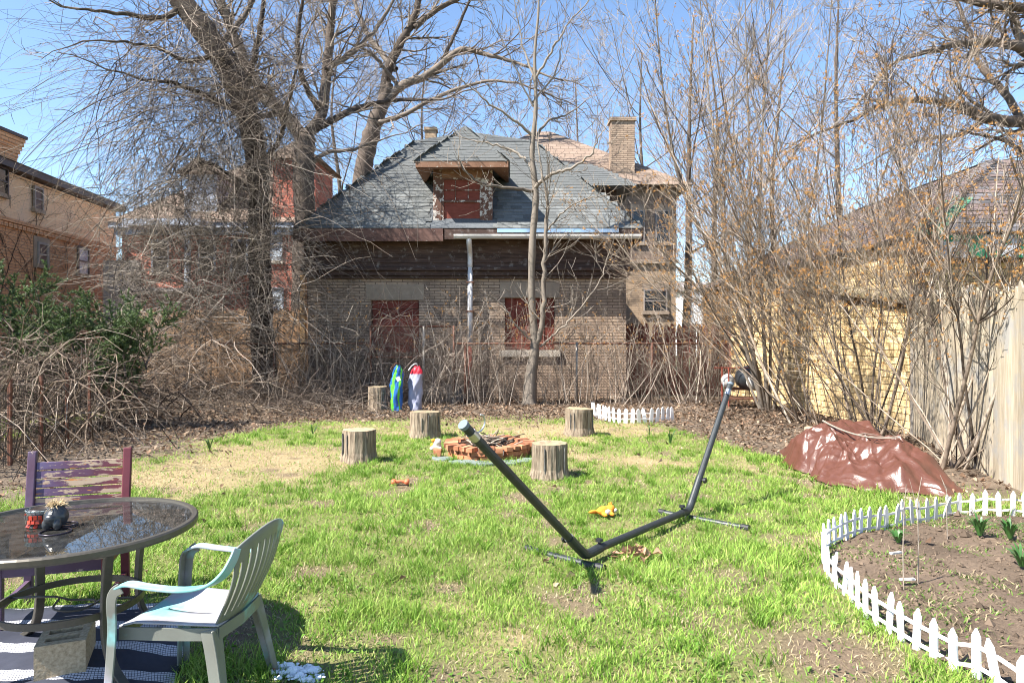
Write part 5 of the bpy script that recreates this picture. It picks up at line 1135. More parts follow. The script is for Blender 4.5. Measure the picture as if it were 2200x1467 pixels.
# thin ivy stems on the orange building
g = G(82); T = Tubes()
def climb2(y, z, L, r, lvl, a):
    n = max(4, int(L/.25)); an = a+np.cumsum(g.normal(0, .2, n)); yy = y+np.cumsum(np.cos(an))*L/n; zz = np.minimum(z+np.cumsum(np.sin(an))*L/n, zE-.1); T.add(np.stack([lw_(yy, .02), yy, zz], -1), np.linspace(r, r*.5, n), 3, g.random()*.4)
    if lvl:
        for _ in range(int(L*1.3)): i = g.integers(1, n); climb2(yy[i], zz[i], L*g.uniform(.2, .5), r*.6, lvl-1, an[i]+g.choice((-1, 1))*g.uniform(.4, 1.1))
for yy in (22.5, 23.2, 23.9, 24.7, 25.6): climb2(yy, 1.5, g.uniform(4, 7), .016, 2, 1.57+g.normal(0, .15))
tubes_obj('ivy_stems', T, M['cane'], loc=(-17, 24, 0), label='bare ivy stems climbing the orange brick building', cat='vine', kind='stuff')

# ------------------------------------------------------------------ brambles at the left
g = G(83); T = Tubes()
for _ in range(1300):
    s = g.random(); bx_ = -8.9+g.normal(0, .9)+1.4*(1-s)*g.random(); by_ = 8.2+s*8.6; p = np.array((bx_, by_, g.uniform(0, 1.1)))
    if bx_ > -5.5: continue
    vine(p, (g.normal(.25, .7), g.normal(-.1, .6), g.uniform(.3, 1.4)), g.uniform(.6, 3.0), min(.02, .0062*math.exp(g.normal(0, .45))), .19, (0, 0, -1.6), 2.2)
for _ in range(26):      # thick arching canes
    p = np.array((-7.6+g.normal(0, .5), g.uniform(8.6, 14), .05)); vine(p, (g.uniform(.2, .9), g.normal(-.2, .4), 1.1), g.uniform(2.2, 3.6), g.uniform(.012, .022), .07, (.2, 0, -2.3), 2)
tubes_obj('brambles', T, M['cane'], loc=(-7.5, 12, 0), label='dense tangle of arching bramble canes along the left boundary', cat='brambles', kind='stuff')
# mound of dead stems below the tree
T = Tubes(); g = G(84)
for _ in range(900):
    x = g.uniform(-9, -3.3); y = g.uniform(14.2, 17.9); p = np.array((x, y, float(gz(x, y))+g.uniform(0, .25))); vine(p, (g.normal(0, 1), g.normal(0, .6), g.uniform(.0, 1.1)), g.uniform(.4, 1.8), g.uniform(.003, .008), .15, (0, 0, -.9), 1.5)
tubes_obj('dead_stem_heap', T, M['vine'], loc=(-6, 16, 0), label='low heap of dead stems and brush under the leaning tree', cat='brush', kind='stuff')
T = Tubes(); g = G(85)   # thin brush in front of wall
for _ in range(520):
    x = g.uniform(-5.6, 6.0) if g.random() < .6 else g.uniform(-5.6, -.6); p = np.array((x, 17.0+g.uniform(-.3, 1.3), 0)); vine(p, (g.normal(0, .25), g.normal(0, .2), 1), g.uniform(.7, 3.6), g.uniform(.004, .009), .10, (0, 0, -.7), 3)
tubes_obj('wild_stems', T, M['drystem'], loc=(0, 17.5, 0), label='thin dry weed stems standing along the back fence', cat='weeds', kind='stuff')

# ------------------------------------------------------------------ evergreen (yew)
g = G(86); yw = thing('evergreen_bush', 'dark green needled evergreen bush at the left above the brambles', 'bush', (-9.3, 12.4, 0))
T = Tubes(); NV = []; NC = []
def spray(p, d, L, lvl):
    n = 4; pts, D = walk(p, unit(d), L, n, .14, (0, 0, .25 if lvl else -.1), g); T.add(pts, np.linspace(.02 if lvl == 2 else .006, .003, n+1), 4 if lvl == 2 else 3, .3)
    if lvl:
        for _ in range(6 if lvl == 2 else 5):
            i = g.integers(1, n); spray(pts[i], D[i-1]*.7+perp(D[i-1], g)*.8+np.array((0,0,.15)), L*g.uniform(.35, .6), lvl-1)
    if lvl <= 1:
        m_ = int(L*200); t = g.random(m_)*n; i = np.minimum(t.astype(int), n-1); pp = pts[i]+(pts[i+1]-pts[i])*(t-i)[:, None]; dd = D[i]*.55+g.normal(0, .62, (m_, 3)); dd /= np.linalg.norm(dd, axis=1)[:, None]; s = np.cross(dd, g.normal(size=(m_, 3))); s /= np.linalg.norm(s, axis=1)[:, None]+1e-9
        ln_ = g.uniform(.035, .065, m_)[:, None]; NV.append(np.stack([pp-s*.009, pp+s*.009, pp+dd*ln_], 1)); c = np.array((.03,.06,.02))+g.random((m_, 1))**2*np.array((.16,.21,.065)); NC.append(np.repeat(c[:, None], 3, 1))
ctr = [(-9.6, 12.6), (-8.8, 12.2), (-9.9, 12.0), (-8.1, 12.6), (-9.2, 13.2), (-7.6, 12.7), (-10.5, 12.2), (-7.1, 12.6)]
for _ in range(74):
    c = ctr[g.integers(0, 8)]; hz = g.uniform(.2, 2.1); spray(np.array((c[0]+g.normal(0, .2), c[1]+g.normal(0, .2), hz)), (g.normal(0, .55), g.normal(-.15, .5), g.uniform(.1, .9)), g.uniform(.6, 1.05), 2)
for px, py in ((85, 575), (160, 640), (270, 690)):
    p = W(px, py+120, 12.3); spray(p, (g.normal(0, .1)-.15, 0, 1), .95, 2)
T.add([(-9.1, 12.6, -.1), (-9.1, 12.6, .8), (-9.2, 12.5, 1.9)], [.09, .07, .03], 8, .2); T.add([(-8.2, 12.6, -.1), (-8.2, 12.6, 1.4)], [.06, .03], 8, .2)
tubes_obj('branches', T, M['bark'], yw)
V = np.concatenate(NV).reshape(-1, 3); Cn = np.concatenate(NC).reshape(-1, 3)
o = bpy.data.objects.new('needles', np_mesh('needles', V-np.array((-9.3, 12.4, 0)), np.arange(len(V)).reshape(-1, 3), M['needle'], col=Cn, smooth=False)); link(o, yw); o['kind'] = 'stuff'
# ------------------------------------------------------------------ stumps
def stump(label, px, py, wpx, hgt, seed, dback=0.0, tilt=(0, 0)):
    g = G(seed); x, y = P(px, py); r = wpx/F*y/2; y += r; x = WX(px, y)
    ph = g.uniform(0, 6.28, 8); n = 44; fl = g.uniform(1.02, 1.16); lob = g.uniform(.03, .075)
    def wob(a, z): return 1+lob*math.sin(2*a+ph[0])+.035*math.sin(3*a+ph[1])+.028*math.sin(7*a+ph[2])+.022*abs(math.sin(9*a+ph[3]))+.018*math.sin(17*a+ph[4]+z*3)
    b = MB(); b.lathe([(r*fl, -.04), (r*(1+(fl-1)*.6), .03), (r*.97, hgt*.3), (r*.95, hgt*.6), (r*.955, hgt*.9), (r*.94, hgt)], (0, 0, 0), n, True, wob)
    b.v = [(vx+tilt[0]*vz, vy, vz+(tilt[1]*vx if vz > hgt*.85 else 0)) for vx, vy, vz in b.v]
    o = part('tree_stump', b, M['stumpside'], None, smooth=False); o.location = (x, y, float(gz(x, y))); tag(o, label, 'stump', 'log seats in the yard')
    b = MB(); b.lathe([(r*.93, hgt+.003), (r*.6, hgt+.008), (r*.15, hgt+.006)], (0, 0, 0), n, True, wob); b.v = [(vx+tilt[0]*vz, vy, vz+tilt[1]*vx+g.normal(0, .0015)) for vx, vy, vz in b.v]
    part('cut_top', b, M['stumptop'], o, world=False)
    for i in range(3):          # dark drying cracks
        a = g.uniform(3.4, 6.0); b = MB(); rr = r*1.0; c = (rr*math.cos(a)*wob(a, 0), rr*math.sin(a)*wob(a, 0)); 
        b.obox((c[0]*.985+tilt[0]*hgt*.5, c[1]*.985, hgt*.55), (-math.sin(a), math.cos(a), 0), (math.cos(a), math.sin(a), 0), (g.normal(0, .03), 0, 1), .008, .02, hgt*g.uniform(.5, .8)); part('crack', b, M['ash'], o, world=False)
    return o
stump('upright log seat nearest the left, standing on dry grass', 770, 998, 76, .42, 1, tilt=(.02, 0))
stump('mossy-topped log seat behind the fire pit on its left', 913, 943, 64, .44, 2)
stump('log seat behind the fire pit beside the small white fence', 1244, 939, 62, .45, 3, tilt=(.01, -.05))
stump('widest log seat, in front of the fire pit at its right', 1181, 1032, 82, .42, 4)
stump('shaded log seat beside the blue bag at the back', 812, 886, 44, .52, 5)

# ------------------------------------------------------------------ fire pit
px_, py_ = -.33, 9.92
pit = thing('fire_pit', 'round fire pit ring of loose red bricks', 'fire pit', (px_, py_, 0))
bk = [mesh_from('brick', MB().box(-s/2, s/2, -.095, .095, -.029, .029, .006), M['pitbrick']) for s in (.088, .095, .09)]
bk2 = [mesh_from('brick', MB().box(-.098, .098, -.045, .045, -.029, .029, .007), M['pitbrick']) for _ in range(3)]
for me in bk+bk2: pass
for cse in range(3):
    R_ = .54+.01*cse; z = .035+cse*.062
    if cse < 2:
        n = 16
        for i in range(n):
            a = 2*math.pi*(i+.5*cse)/n+random.uniform(-.03, .03); rr = R_+random.uniform(-.02, .015)
            o = inst('brick', random.choice(bk2), pit, (px_+rr*math.cos(a), py_+rr*math.sin(a), z)); o.rotation_euler = (random.uniform(-.03, .03), random.uniform(-.03, .03), a+math.pi/2+random.uniform(-.08, .08))
    else:
        n = 29
        for i in range(n):
            if random.random() < .05: continue
            a = 2*math.pi*i/n+random.uniform(-.03, .03); rr = R_+random.uniform(-.035, .03)
            o = inst('brick', random.choice(bk), pit, (px_+rr*math.cos(a), py_+rr*math.sin(a), z+random.uniform(0, .012))); o.rotation_euler = (random.uniform(-.07, .07), random.uniform(-.07, .07), a-math.pi/2+random.uniform(-.16, .16))
b = MB(); b.lathe([(.46, .0), (.44, .05), (.25, .09), (.05, .11)], (px_, py_, 0), 24); part('ash_bed', b, M['ash'], pit)
T = Tubes(); g = G(90)
for _ in range(75):
    a = g.uniform(0, 6.28); c = np.array((px_+g.normal(0, .13), py_+g.normal(0, .13), .13+g.random()*.12)); d = np.array((math.cos(a), math.sin(a), g.normal(0, .22))); pts, _ = walk(c-d*.2, d, g.uniform(.22, .62), 5, .09, (0,0,-.1), g); T.add(pts, g.uniform(.005, .014), 5, g.random())
tubes_obj('firewood_sticks', T, M['shrub'], loc=(px_, py_, .1), label='heap of dry sticks lying in the brick fire pit', cat='sticks', kind='stuff')
# glassy flagstones round the front
for i, (a, rr, s) in enumerate(((-2.5, .78, .30), (-2.05, .78, .34), (-1.62, .80, .32), (-1.2, .80, .30), (-.8, .78, .28))):
    cx_, cy_ = px_+rr*math.cos(a), py_+rr*math.sin(a); g = G(100+i); k_ = 9; prof = [(s*.62*(1+.18*g.normal())*math.cos(q*6.283/k_), s*.36*(1+.18*g.normal())*math.sin(q*6.283/k_)) for q in range(k_)]
    ca, sa = math.cos(a+1.57), math.sin(a+1.57); b = MB(); V = []
    for z in (-.01, .035): V += [(cx_+u*ca-v*sa, cy_+u*sa+v*ca, z+.006*g.normal()) for u, v in prof]
    b.add(V, [tuple(range(k_))[::-1], tuple(range(k_, 2*k_))]+[(q, (q+1) % k_, k_+(q+1) % k_, k_+q) for q in range(k_)])
    single('flagstone', b, M['flag'], ('leftmost grey-green flagstone at the foot of the fire pit', 'second grey-green flagstone from the left before the fire pit', 'middle grey-green flagstone in front of the fire pit', 'fourth grey-green flagstone from the left before the fire pit', 'rightmost grey-green flagstone, next to the widest log seat')[i], 'stone', 'flagstones around the fire pit', bevel=.006)
b = MB(); bx_, by_ = P(940, 985); b.box(bx_-.05, bx_+.05, by_-.05, by_+.05, -.01, .14, .012); single('loose_brick', b, M['pitbrick'], 'loose brick stood on end at the left of the fire pit', 'brick', bevel=.004)

# ------------------------------------------------------------------ soft toys, remeshed into one body
def plush(name, label, loc, rotz, balls, mat, extras, vox=.012, sc=1.0):
    t = thing(name, label, 'toy', loc, rotz); b = MB()
    for c, r in balls: b.ball(c, r, 14, 9)
    o = part('body', b, mat, t, smooth=True, world=False); m = o.modifiers.new('r', 'REMESH'); m.mode = 'VOXEL'; m.voxel_size = vox; m.use_smooth_shade = True
    s = o.modifiers.new('s', 'SMOOTH'); s.iterations = 4
    t.scale = (sc, sc, sc)
    for nm, bs, mm in extras:
        b = MB(); [b.ball(c, r, 10, 7) for c, r in bs]; part(nm, b, mm, t, smooth=True, world=False)
    return t
x, y = P(1297, 1112)
plush('plush_toy', 'orange plush toy lying on the grass inside the hammock stand', (x, y, .02), .5, [((0,0,.07), (.11,.075,.065)), ((.10,-.03,.09), .062), ((.06,-.10,.04), (.03,.06,.03)), ((-.05,-.09,.04), (.03,.06,.03)), ((-.09,.07,.05), (.05,.04,.03)), ((-.17,.02,.07), (.075,.028,.028)), ((.14,.02,.14), (.022,.018,.035)), ((.08,-.02,.15), (.022,.018,.035))], M['plushorange'],
      [('muzzle', [((.14,-.07,.075), (.035,.03,.028))], M['plushwhite']), ('belly', [((.02,-.065,.06), (.06,.03,.04))], M['plushwhite']), ('nose', [((.155,-.10,.08), .009)], M['blackplastic'])], sc=.68)
x, y = P(938, 972)
plush('plush_toy', 'small white and orange plush toy beside the fire pit bricks', (x, y, .02), 0, [((0,0,.07), (.075,.06,.075)), ((.02,-.02,.14), .055), ((-.06,-.05,.05), (.04,.04,.03)), ((.06,-.05,.04), (.03,.04,.03))], M['plushwhite'], [('orange_patch', [((-.045,-.02,.165), (.035,.035,.025)), ((-.06,.0,.09), (.035,.04,.035))], M['plushorange'])])
x, y = P(860, 1043); b = MB(); b.tube(smoothline([(-.06,0,.03), (-.02,0,.034), (.02,0,.034), (.06,0,.03)], 4), [.02]*13, 10)
for s in (-1, 1):
    for q_ in (-1, 1): b.ball((s*.075, q_*.022, .03), .03, 12, 8)
o = part('dog_toy', b, M['bone'], None, smooth=True); o.location = (x, y, .015); o.rotation_euler = (0, 0, .1); tag(o, 'coral-red rubber bone lying on the lawn left of the hammock stand', 'toy')

# ------------------------------------------------------------------ hammock stand
hs = thing('hammock_stand', 'dark grey steel hammock stand without its hammock on the lawn', 'hammock stand', (1.1, 5.75, 0))
p0 = np.array((.54, 5.09, .085)); p1 = np.array((1.66, 6.40, .085)); du = unit(p1-p0); tl = np.array((-.29, 4.12, 1.17)); tr = np.array((2.28, 7.13, 1.21)); rt = .030
def hp(name, pts, r, m='hammock', n=14): b = MB(); b.tube(pts, r, n); return part(name, b, M[m], hs, smooth=False)
ul = unit(tl-p0); ur = unit(tr-p1)
hp('upright', [p0+ul*.16, tl], rt); hp('upright', [p1+ur*.24, tr], rt)
hp('elbow', smoothline([p0+ul*.26, p0+ul*.08, p0+du*.03-np.array((0,0,.005)), p0+du*.22], 5), rt+.006); hp('elbow', smoothline([p1+ur*.36, p1+ur*.12, p1-du*.02, p1-du*.16], 5), rt+.004)
hp('base_bar', [p0+du*.18, p1-du*.12], rt)
nv = np.array((du[1], -du[0], 0))
for c, Ls, Lr_ in ((p0, .55, .16), (p1, .30, .56)):
    z = np.array((0, 0, -.074)); fb = hp('foot_bar', [c-nv*Ls+z, c+nv*Lr_+z], .03)
    for e in (c-nv*Ls+z, c+nv*Lr_+z): 
        b = MB(); d = unit(e-c-z); b.tube([e-d*.05, e+d*.012], .036, 12); part('end_cap', b, M['blackplastic'], fb)
for e, d in ((tl, ul), (tr, ur)):
    b = MB(); b.tube([e-d*.012, e+d*.014], rt+.004, 16); part('end_cap', b, M['hammock_cap'], hs)
    b = MB(); b.tube([e-d*.14, e-d*.075], rt+.003, 14); part('collar', b, M['chrome'], hs)
    s = unit(np.array((du[0], du[1], 0)))*(1 if d is ul else -1); c = e-d*.09+s*rt
    b = MB(); b.tube(smoothline([c, c+s*.05+np.array((0,0,.01)), c+s*.085+np.array((0,0,.05)), c+s*.075+np.array((0,0,.10)), c+s*.045+np.array((0,0,.11))], 5), .006, 6); part('hook', b, M['chrome'], hs, smooth=True)
for c, d in ((p0+ul*.22, nv*-1), (p0+du*.2, np.array((0,0,1.))), (p1+ur*.33, nv), (p1-du*.14, np.array((0,0,1.)))):
    b = MB(); b.tube([c+d*rt*.8, c+d*(rt+.025)], .012, 8); b.tube([c+d*(rt+.022), c+d*(rt+.042)], [.03, .026], 8); part('knob', b, M['blackplastic'], hs)

# ------------------------------------------------------------------ small white fences
def picket(h, w_=.034, th=.014):
    b = MB(); hw = w_/2; pr = [(-hw, 0), (hw, 0), (hw, h-.04), (0, h), (-hw, h-.04)]; V = [(a, -th/2, z) for a, z in pr]+[(a, th/2, z) for a, z in pr]
    b.add(V, [(0,1,2,3,4), (9,8,7,6,5)]+[(i, i+5, (i+1) % 5+5, (i+1) % 5) for i in range(5)]); return b
def picket_fence(name, label, line, h, step, w_, mats, z=(.06, .16), seed=0):
    g = G(seed); L = smoothline([(*p, 0) for p in line], 10); d = np.r_[0, np.cumsum(np.linalg.norm(np.diff(L, axis=0), axis=1))]
    t = thing(name, label, 'fence', (float(L[0][0]), float(L[0][1]), 0)); me = [mesh_from('picket', picket(h, w_), m) for m in mats]
    at = lambda s: np.array([np.interp(s, d, L[:, k_]) for k_ in range(2)])
    s = .02; P_ = []
    while s < d[-1]:
        p = at(s); q_ = at(min(s+.05, d[-1])); r_ = at(max(s-.05, 0)); u = unit(q_-r_); i = 0 if len(mats) == 1 or p[1] < 5.9 else 1
        zz = float(gz(*p))-.01; o = inst('picket', me[i], t, (p[0], p[1], zz)); o.rotation_euler = (g.normal(0, .08), g.normal(0, .07), math.atan2(u[1], u[0])); P_.append((p, u, zz)); s += step
    for zr in z:
        for k_ in range(0, len(P_)-1, 5):
            seg = P_[k_:k_+6]
            if len(seg) < 2: continue
            b = MB(); b.strip([(p[0], p[1], zz+zr) for p, u, zz in seg], (0, 0, 1), .018, .010); part('rail', b, mats[-1 if seg[0][0][1] > 5.9 else 0], t)
    return t
picket_fence('garden_edging', 'low white picket edging around the soil bed at the right', BED, .245, .116, .042, [M['whitevinyl'], M['whitedirty']], seed=1)
picket_fence('garden_edging', 'short curved white picket edging at the back beside a log seat', [P(1272, 893), P(1300, 904), P(1345, 910), P(1400, 909), P(1456, 905)], .31, .135, .075, [M['whitevinyl']], (.09, .20), seed=2)

# ------------------------------------------------------------------ tarp over a pile
g = G(110); tc = np.array((4.30, 8.55)); na, nr = 280, 100
outl = [P(1695, 990), P(1740, 1020), P(1800, 1048), P(1850, 1055), P(1920, 1062), P(2000, 1066), P(2062, 1076), (4.98, 8.2), (5.15, 9.2), (4.95, 10.0), (4.5, 10.3), (4.0, 10.2)]
oa = np.array([math.atan2(p[1]-tc[1], p[0]-tc[0]) for p in outl]); orr = np.array([math.hypot(p[0]-tc[0], p[1]-tc[1]) for p in outl]); ix = np.argsort(oa); oa, orr = oa[ix], orr[ix]
A_ = np.linspace(-math.pi, math.pi, na, endpoint=False); Rm = np.interp(A_, np.r_[oa[-1]-2*math.pi, oa, oa[0]+2*math.pi], np.r_[orr[-1], orr, orr[0]])
Rm = Rm*(1+.10*(fbm(np.cos(A_)*2.2+9, np.sin(A_)*2.2+4, 3)-.5)+.02*np.sin(A_*19+np.sin(A_*5)*2)); rho = np.linspace(0, 1, nr)
AA, RR = np.meshgrid(A_, rho, indexing='ij'); xx = tc[0]+np.cos(AA)*RR*Rm[:, None]; yy = tc[1]+np.sin(AA)*RR*Rm[:, None]
ridge = lambda s, o_: 1-2*np.abs(fbm(xx*s+o_, yy*s+o_*2, 3)-.5)*2
zz = .42*np.clip(1-RR**2.2, 0, 1)**.8*(.5+fbm(xx*1.9+4, yy*1.9, 2))
zz = zz+.17*ell(xx, yy, (4.35, 9.2), .6, .5)+.03*ell(xx, yy, (3.9, 8.9), .3, .4)
zz = zz+(ridge(1.5, 3.)-.6)*.13*(1-.3*RR)
for _ in range(420):              # sharp creases
    c = tc+g.normal(0, .55, 2)*(1, 1.2); th_ = g.uniform(0, math.pi) if g.random() < .75 else math.atan2(c[1]-tc[1], c[0]-tc[0])+g.normal(0, .45); du_, dv_ = (xx-c[0])*math.cos(th_)+(yy-c[1])*math.sin(th_), -(xx-c[0])*math.sin(th_)+(yy-c[1])*math.cos(th_)
    ln_ = g.uniform(.12, .5); wd2 = g.uniform(.018, .075); zz = zz+g.choice((1, 1, -1))*min(.06, .018*math.exp(g.normal(0, .55)))*np.exp(-np.abs(dv_)/wd2)*np.exp(-(du_/ln_)**2)
zz = zz+.03*np.sin(AA*11+3*np.sin(AA*3))*RR**3*(1-RR)*3
zz = zz*np.clip((1-RR)*7, 0, 1)**.55+.012+.05*np.clip(np.sin(AA*17), 0, 1)*(RR > .9)*(1-RR)*10*.3+.015*np.clip(np.sin(AA*11), 0, 1)*(RR > .96)
ii = (np.arange(na)[:, None]*nr+np.arange(nr-1)[None]); jj = (((np.arange(na)+1) % na)[:, None]*nr+np.arange(nr-1)[None]); Q = np.stack([ii, ii+1, jj+1, jj], -1).reshape(-1, 4)
o = bpy.data.objects.new('tarp', np_mesh('tarp', np.stack([xx-tc[0], yy-tc[1], zz], -1).reshape(-1, 3), Q, M['tarp'])); link(o); o.location = (tc[0], tc[1], 0); tag(o, 'crumpled glossy brown tarp draped over a pile by the stockade fence', 'tarp')
ztop = lambda x_, y_: float(zz.reshape(-1)[np.argmin((xx-x_)**2+(yy-y_)**2)])
for nm, pa, pb, r, lab in (('branch', (4.12, 9.05), (4.55, 7.98), .014, 'longer pale branch lying on top of the brown tarp'), ('branch', (4.28, 8.85), (4.60, 8.10), .009, 'shorter thin branch lying beside the longer one on the tarp')):
    T = Tubes(); f_ = np.linspace(0, 1, 14); pts = np.stack([pa[0]+(pb[0]-pa[0])*f_, pa[1]+(pb[1]-pa[1])*f_, f_*0], -1); zs = np.array([ztop(p[0], p[1]) for p in pts]); zq = np.polyval(np.polyfit(f_, zs, 2), f_); pts[:, 2] = zq+max(0, (zs-zq).max())*.7+r*.6; T.add(pts, np.linspace(r, r*.5, 14), 6, .8)
    T.add([pts[6], pts[6]+np.array((.05, -.10, .03)), pts[6]+np.array((.12, -.22, .03))], [r*.5, r*.4, r*.2], 4, .7); tubes_obj(nm, T, M['bark_pale'], loc=tuple(pts[0]), label=lab, cat='branch')
lx, ly = WX(1757, 10.6), 10.6; b = MB(); b.lathe([(.2, -.02), (.19, .15), (.185, .30)], (lx, ly, 0), 18, True, lambda a, z: 1+.05*math.sin(3*a)); single('cut_log', b, M['logwood'], 'pale cut log standing behind the left end of the tarp', 'log')

# ------------------------------------------------------------------ patio set
rug = MB(); ng = 24; q = [np.array((*p, .0)) for p in RUGQ]
for i in range(ng+1):
    for j in range(ng+1):
        u, v = i/ng, j/ng; p = (q[0]*(1-u)+q[1]*u)*(1-v)+(q[3]*(1-u)+q[2]*u)*v
        zq = float(gz(p[0], p[1]))+.022+.010*math.sin(p[0]*7+1)*math.sin(p[1]*5); rug.v.append((p[0], p[1], zq))
rug.f = [(i*(ng+1)+j, i*(ng+1)+j+1, (i+1)*(ng+1)+j+1, (i+1)*(ng+1)+j) for i in range(ng) for j in range(ng)]; rug.m = [0]*len(rug.f)
ro = single('outdoor_rug', rug, M['rug'], 'navy woven outdoor rug with white rope-pattern stripes under the table', 'rug', smooth=True); sm = ro.modifiers.new('s', 'SOLIDIFY'); sm.thickness = .006
# table
tcx, tcy, tr_, tz_ = -2.30, 3.56, .605, .725
tb = thing('patio_table', 'round glass-topped patio table with bronze metal frame', 'table', (tcx, tcy, 0))
b = MB(); b.lathe([(tr_-.03, .712), (tr_-.03, .718)], (0,0,0), 72); part('glass_top', b, M['glass'], tb, world=False)
b = MB(); pr = [(tr_-.045, .700), (tr_-.005, .690), (tr_, .70), (tr_, .722), (tr_-.008, .730), (tr_-.03, .730), (tr_-.032, .7185), (tr_-.045, .7115)]
n = 80; b.v = []; 
for r, z in pr: b.v += [(r*math.cos(2*math.pi*k_/n), r*math.sin(2*math.pi*k_/n), z) for k_ in range(n)]
b.f = [(i*n+k_, i*n+(k_+1) % n, ((i+1) % 8)*n+(k_+1) % n, ((i+1) % 8)*n+k_) for i in range(8) for k_ in range(n)]; b.m = [0]*len(b.f); part('rim', b, M['tablemetal'], tb, smooth=False, world=False)
for a in (-33, 57, 147, 237):
    ca, sa = math.cos(R(a)), math.sin(R(a)); pth = smoothline([(.40, .695), (.375, .60), (.355, .45), (.35, .30), (.37, .18), (.43, .09), (.50, .045), (.555, .018), (.58, .012)], 5)
    b = MB(); b.strip([(r*ca, r*sa, z) for r, z in pth], (-sa, ca, 0), .044, .026); part('leg', b, M['tablemetal'], tb, world=False, bevel=.006, seg=2)
b = MB(); b.strip([(.335*math.cos(t_), .335*math.sin(t_), .33) for t_ in np.linspace(0, 2*math.pi, 61)], (0,0,1), .034, .012); part('brace_ring', b, M['tablemetal'], tb, world=False)
b = MB(); b.tube(smoothline([(-.33,.02,.335), (-.12,.04,.335), (-.06,.09,.30), (.06,.09,.30), (.10,.03,.30), (.06,-.06,.30), (-.05,-.06,.31), (-.08,.03,.33)], 6), .006, 6); b.tube(smoothline([(.10,.03,.30), (.16,.03,.33), (.33,.03,.335)], 5), .006, 6); part('umbrella_holder', b, M['tablemetal'], tb, smooth=True, world=False)
# things on the table
ct = lambda px, py: ((px-1100)/F*((H-.722)*F/(py-HY)), (H-.722)*F/(py-HY))
x, y = ct(78, 1131); y += .03
pot = thing('mosaic_pot', 'small mosaic candle pot of red and dark tiles on the glass table', 'pot', (x, y, .7185))
prof = [(.045, 0), (.062, .025), (.066, .05), (.062, .075), (.052, .092)]
b = MB(); b.lathe([(r-.003, z) for r, z in prof]+[(.044, .094), (.042, .04), (.01, .035)], (0,0,0), 20); part('body', b, M['tile_dark'], pot, world=False, smooth=True)
tl_me = [mesh_from('mosaic_tile', MB().box(-.0085, .0085, -.0025, .0025, -.010, .010), M[m]) for m in ('tile_red', 'tile_dark', 'tile_grey', 'tile_red')]
for rw, (r, z, tl_) in enumerate(((.056, .012, -.6), (.0645, .035, -.2), (.066, .056, .05), (.061, .080, .45))):
    for i in range(19):
        a = 2*math.pi*(i+.5*(rw % 2))/19; me = tl_me[2] if rw == 3 else random.choice(tl_me[:2]+[tl_me[3]])
        o = inst('mosaic_tile', me, pot, (r*math.cos(a), r*math.sin(a), z), world=False); o.rotation_euler = (tl_, 0, a+math.pi/2)
x, y = ct(112, 1136); y += .03
fg = thing('black_planter', 'lumpy black planter with a dry brown tuft on the glass table', 'planter', (x, y, .7185))
b = MB(); b.ball((0,0,.06), (.058,.055,.058), 18, 12); b.ball((0,0,.10), (.04,.04,.025), 14, 8); b.ball((-.02,-.045,.03), (.022,.02,.03), 10, 8); b.ball((.03,-.04,.028), (.02,.02,.028), 10, 8); b.ball((.0,-.05,.06), (.028,.02,.022), 10, 8); o = part('body', b, M['blackceramic'], fg, smooth=True, world=False); m_ = o.modifiers.new('r', 'REMESH'); m_.mode = 'VOXEL'; m_.voxel_size = .005; m_.use_smooth_shade = True
T = Tubes(); g = G(120)
for _ in range(160):
    a = g.uniform(0, 6.28); d = np.array((math.cos(a)*.6, math.sin(a)*.6, 1.)); p, _ = walk(np.array((x+.028*math.cos(a)*g.random(), y+.028*math.sin(a)*g.random(), .7185+.112)), unit(d), g.uniform(.02, .05), 4, .35, (0,0,-.7), g); T.add(p, np.linspace(.003, .001, 5), 3, g.random())
tubes_obj('dry_tuft', T, M['straw'], fg)
for (px, py, r, lab) in ((119, 1142, .068, 'larger dark metal ring lying in front of the black planter'), (145, 1126, .046, 'smaller pale metal ring lying right of the black planter')):
    x, y = ct(px, py); b = MB(); b.tube([(r*math.cos(t_), r*math.sin(t_), 0) for t_ in np.linspace(0, 2*math.pi, 41)], .004, 6, False); o = part('metal_ring', b, M['purplemetal'], None, smooth=True); o.location = (x, y, .7225); tag(o, lab, 'ring')
# purple slatted chair
A = np.array((-3.05, 4.30)); B = np.array((-2.53, 4.46)); u = unit(np.r_[B-A, 0]); L = np.linalg.norm(B-A); f = np.array((u[1], -u[0], 0))      # f points to the table
ch = thing('wooden_chair', 'wooden slat-back chair with peeling purple and maroon paint behind the table', 'chair', ((A[0]+B[0])/2, (A[1]+B[1])/2, 0), math.atan2(u[1], u[0]))
hw = L/2         # local: x along back, -y towards the table
for s, mm in ((-1, 'purple_l'), (1, 'purple_r')):
    b = MB(); b.strip([(s*hw, .03, -.01), (s*hw, .0, .4), (s*hw, .02, .55), (s*hw, .09, .97)], (1,0,0), .05, .035); part('post', b, M[mm], ch, world=False, bevel=.006, seg=2)
    b = MB(); b.box(s*hw-.024, s*hw+.024, -.46, -.415, 0, .40); part('leg', b, M[mm], ch, world=False, bevel=.005)
    b = MB(); b.box(s*hw-.012, s*hw+.012, -.415, -.02, .345, .40); part('side_rail', b, M[mm], ch, world=False)
    b = MB(); b.box(s*hw-.012, s*hw+.012, -.415, .0, .14, .17); part('stretcher', b, M[mm], ch, world=False)
for i in range(5):
    z0 = .625+i*.056; yy = .045+(z0-.55)*.10
    b = MB(); b.obox((0, yy, z0+.026), (1,0,0), (0, 1, -.16), (0, .16, 1), 2*hw-.05, .018, .049); part('slat', b, M['purple'], ch, world=False, bevel=.003)
for i in range(6):
    b = MB(); y0 = -.47+i*.078; b.box(-hw-.03, hw+.03, y0, y0+.070, .401, .420); part('seat_slat', b, M['purple'], ch, world=False, bevel=.003)
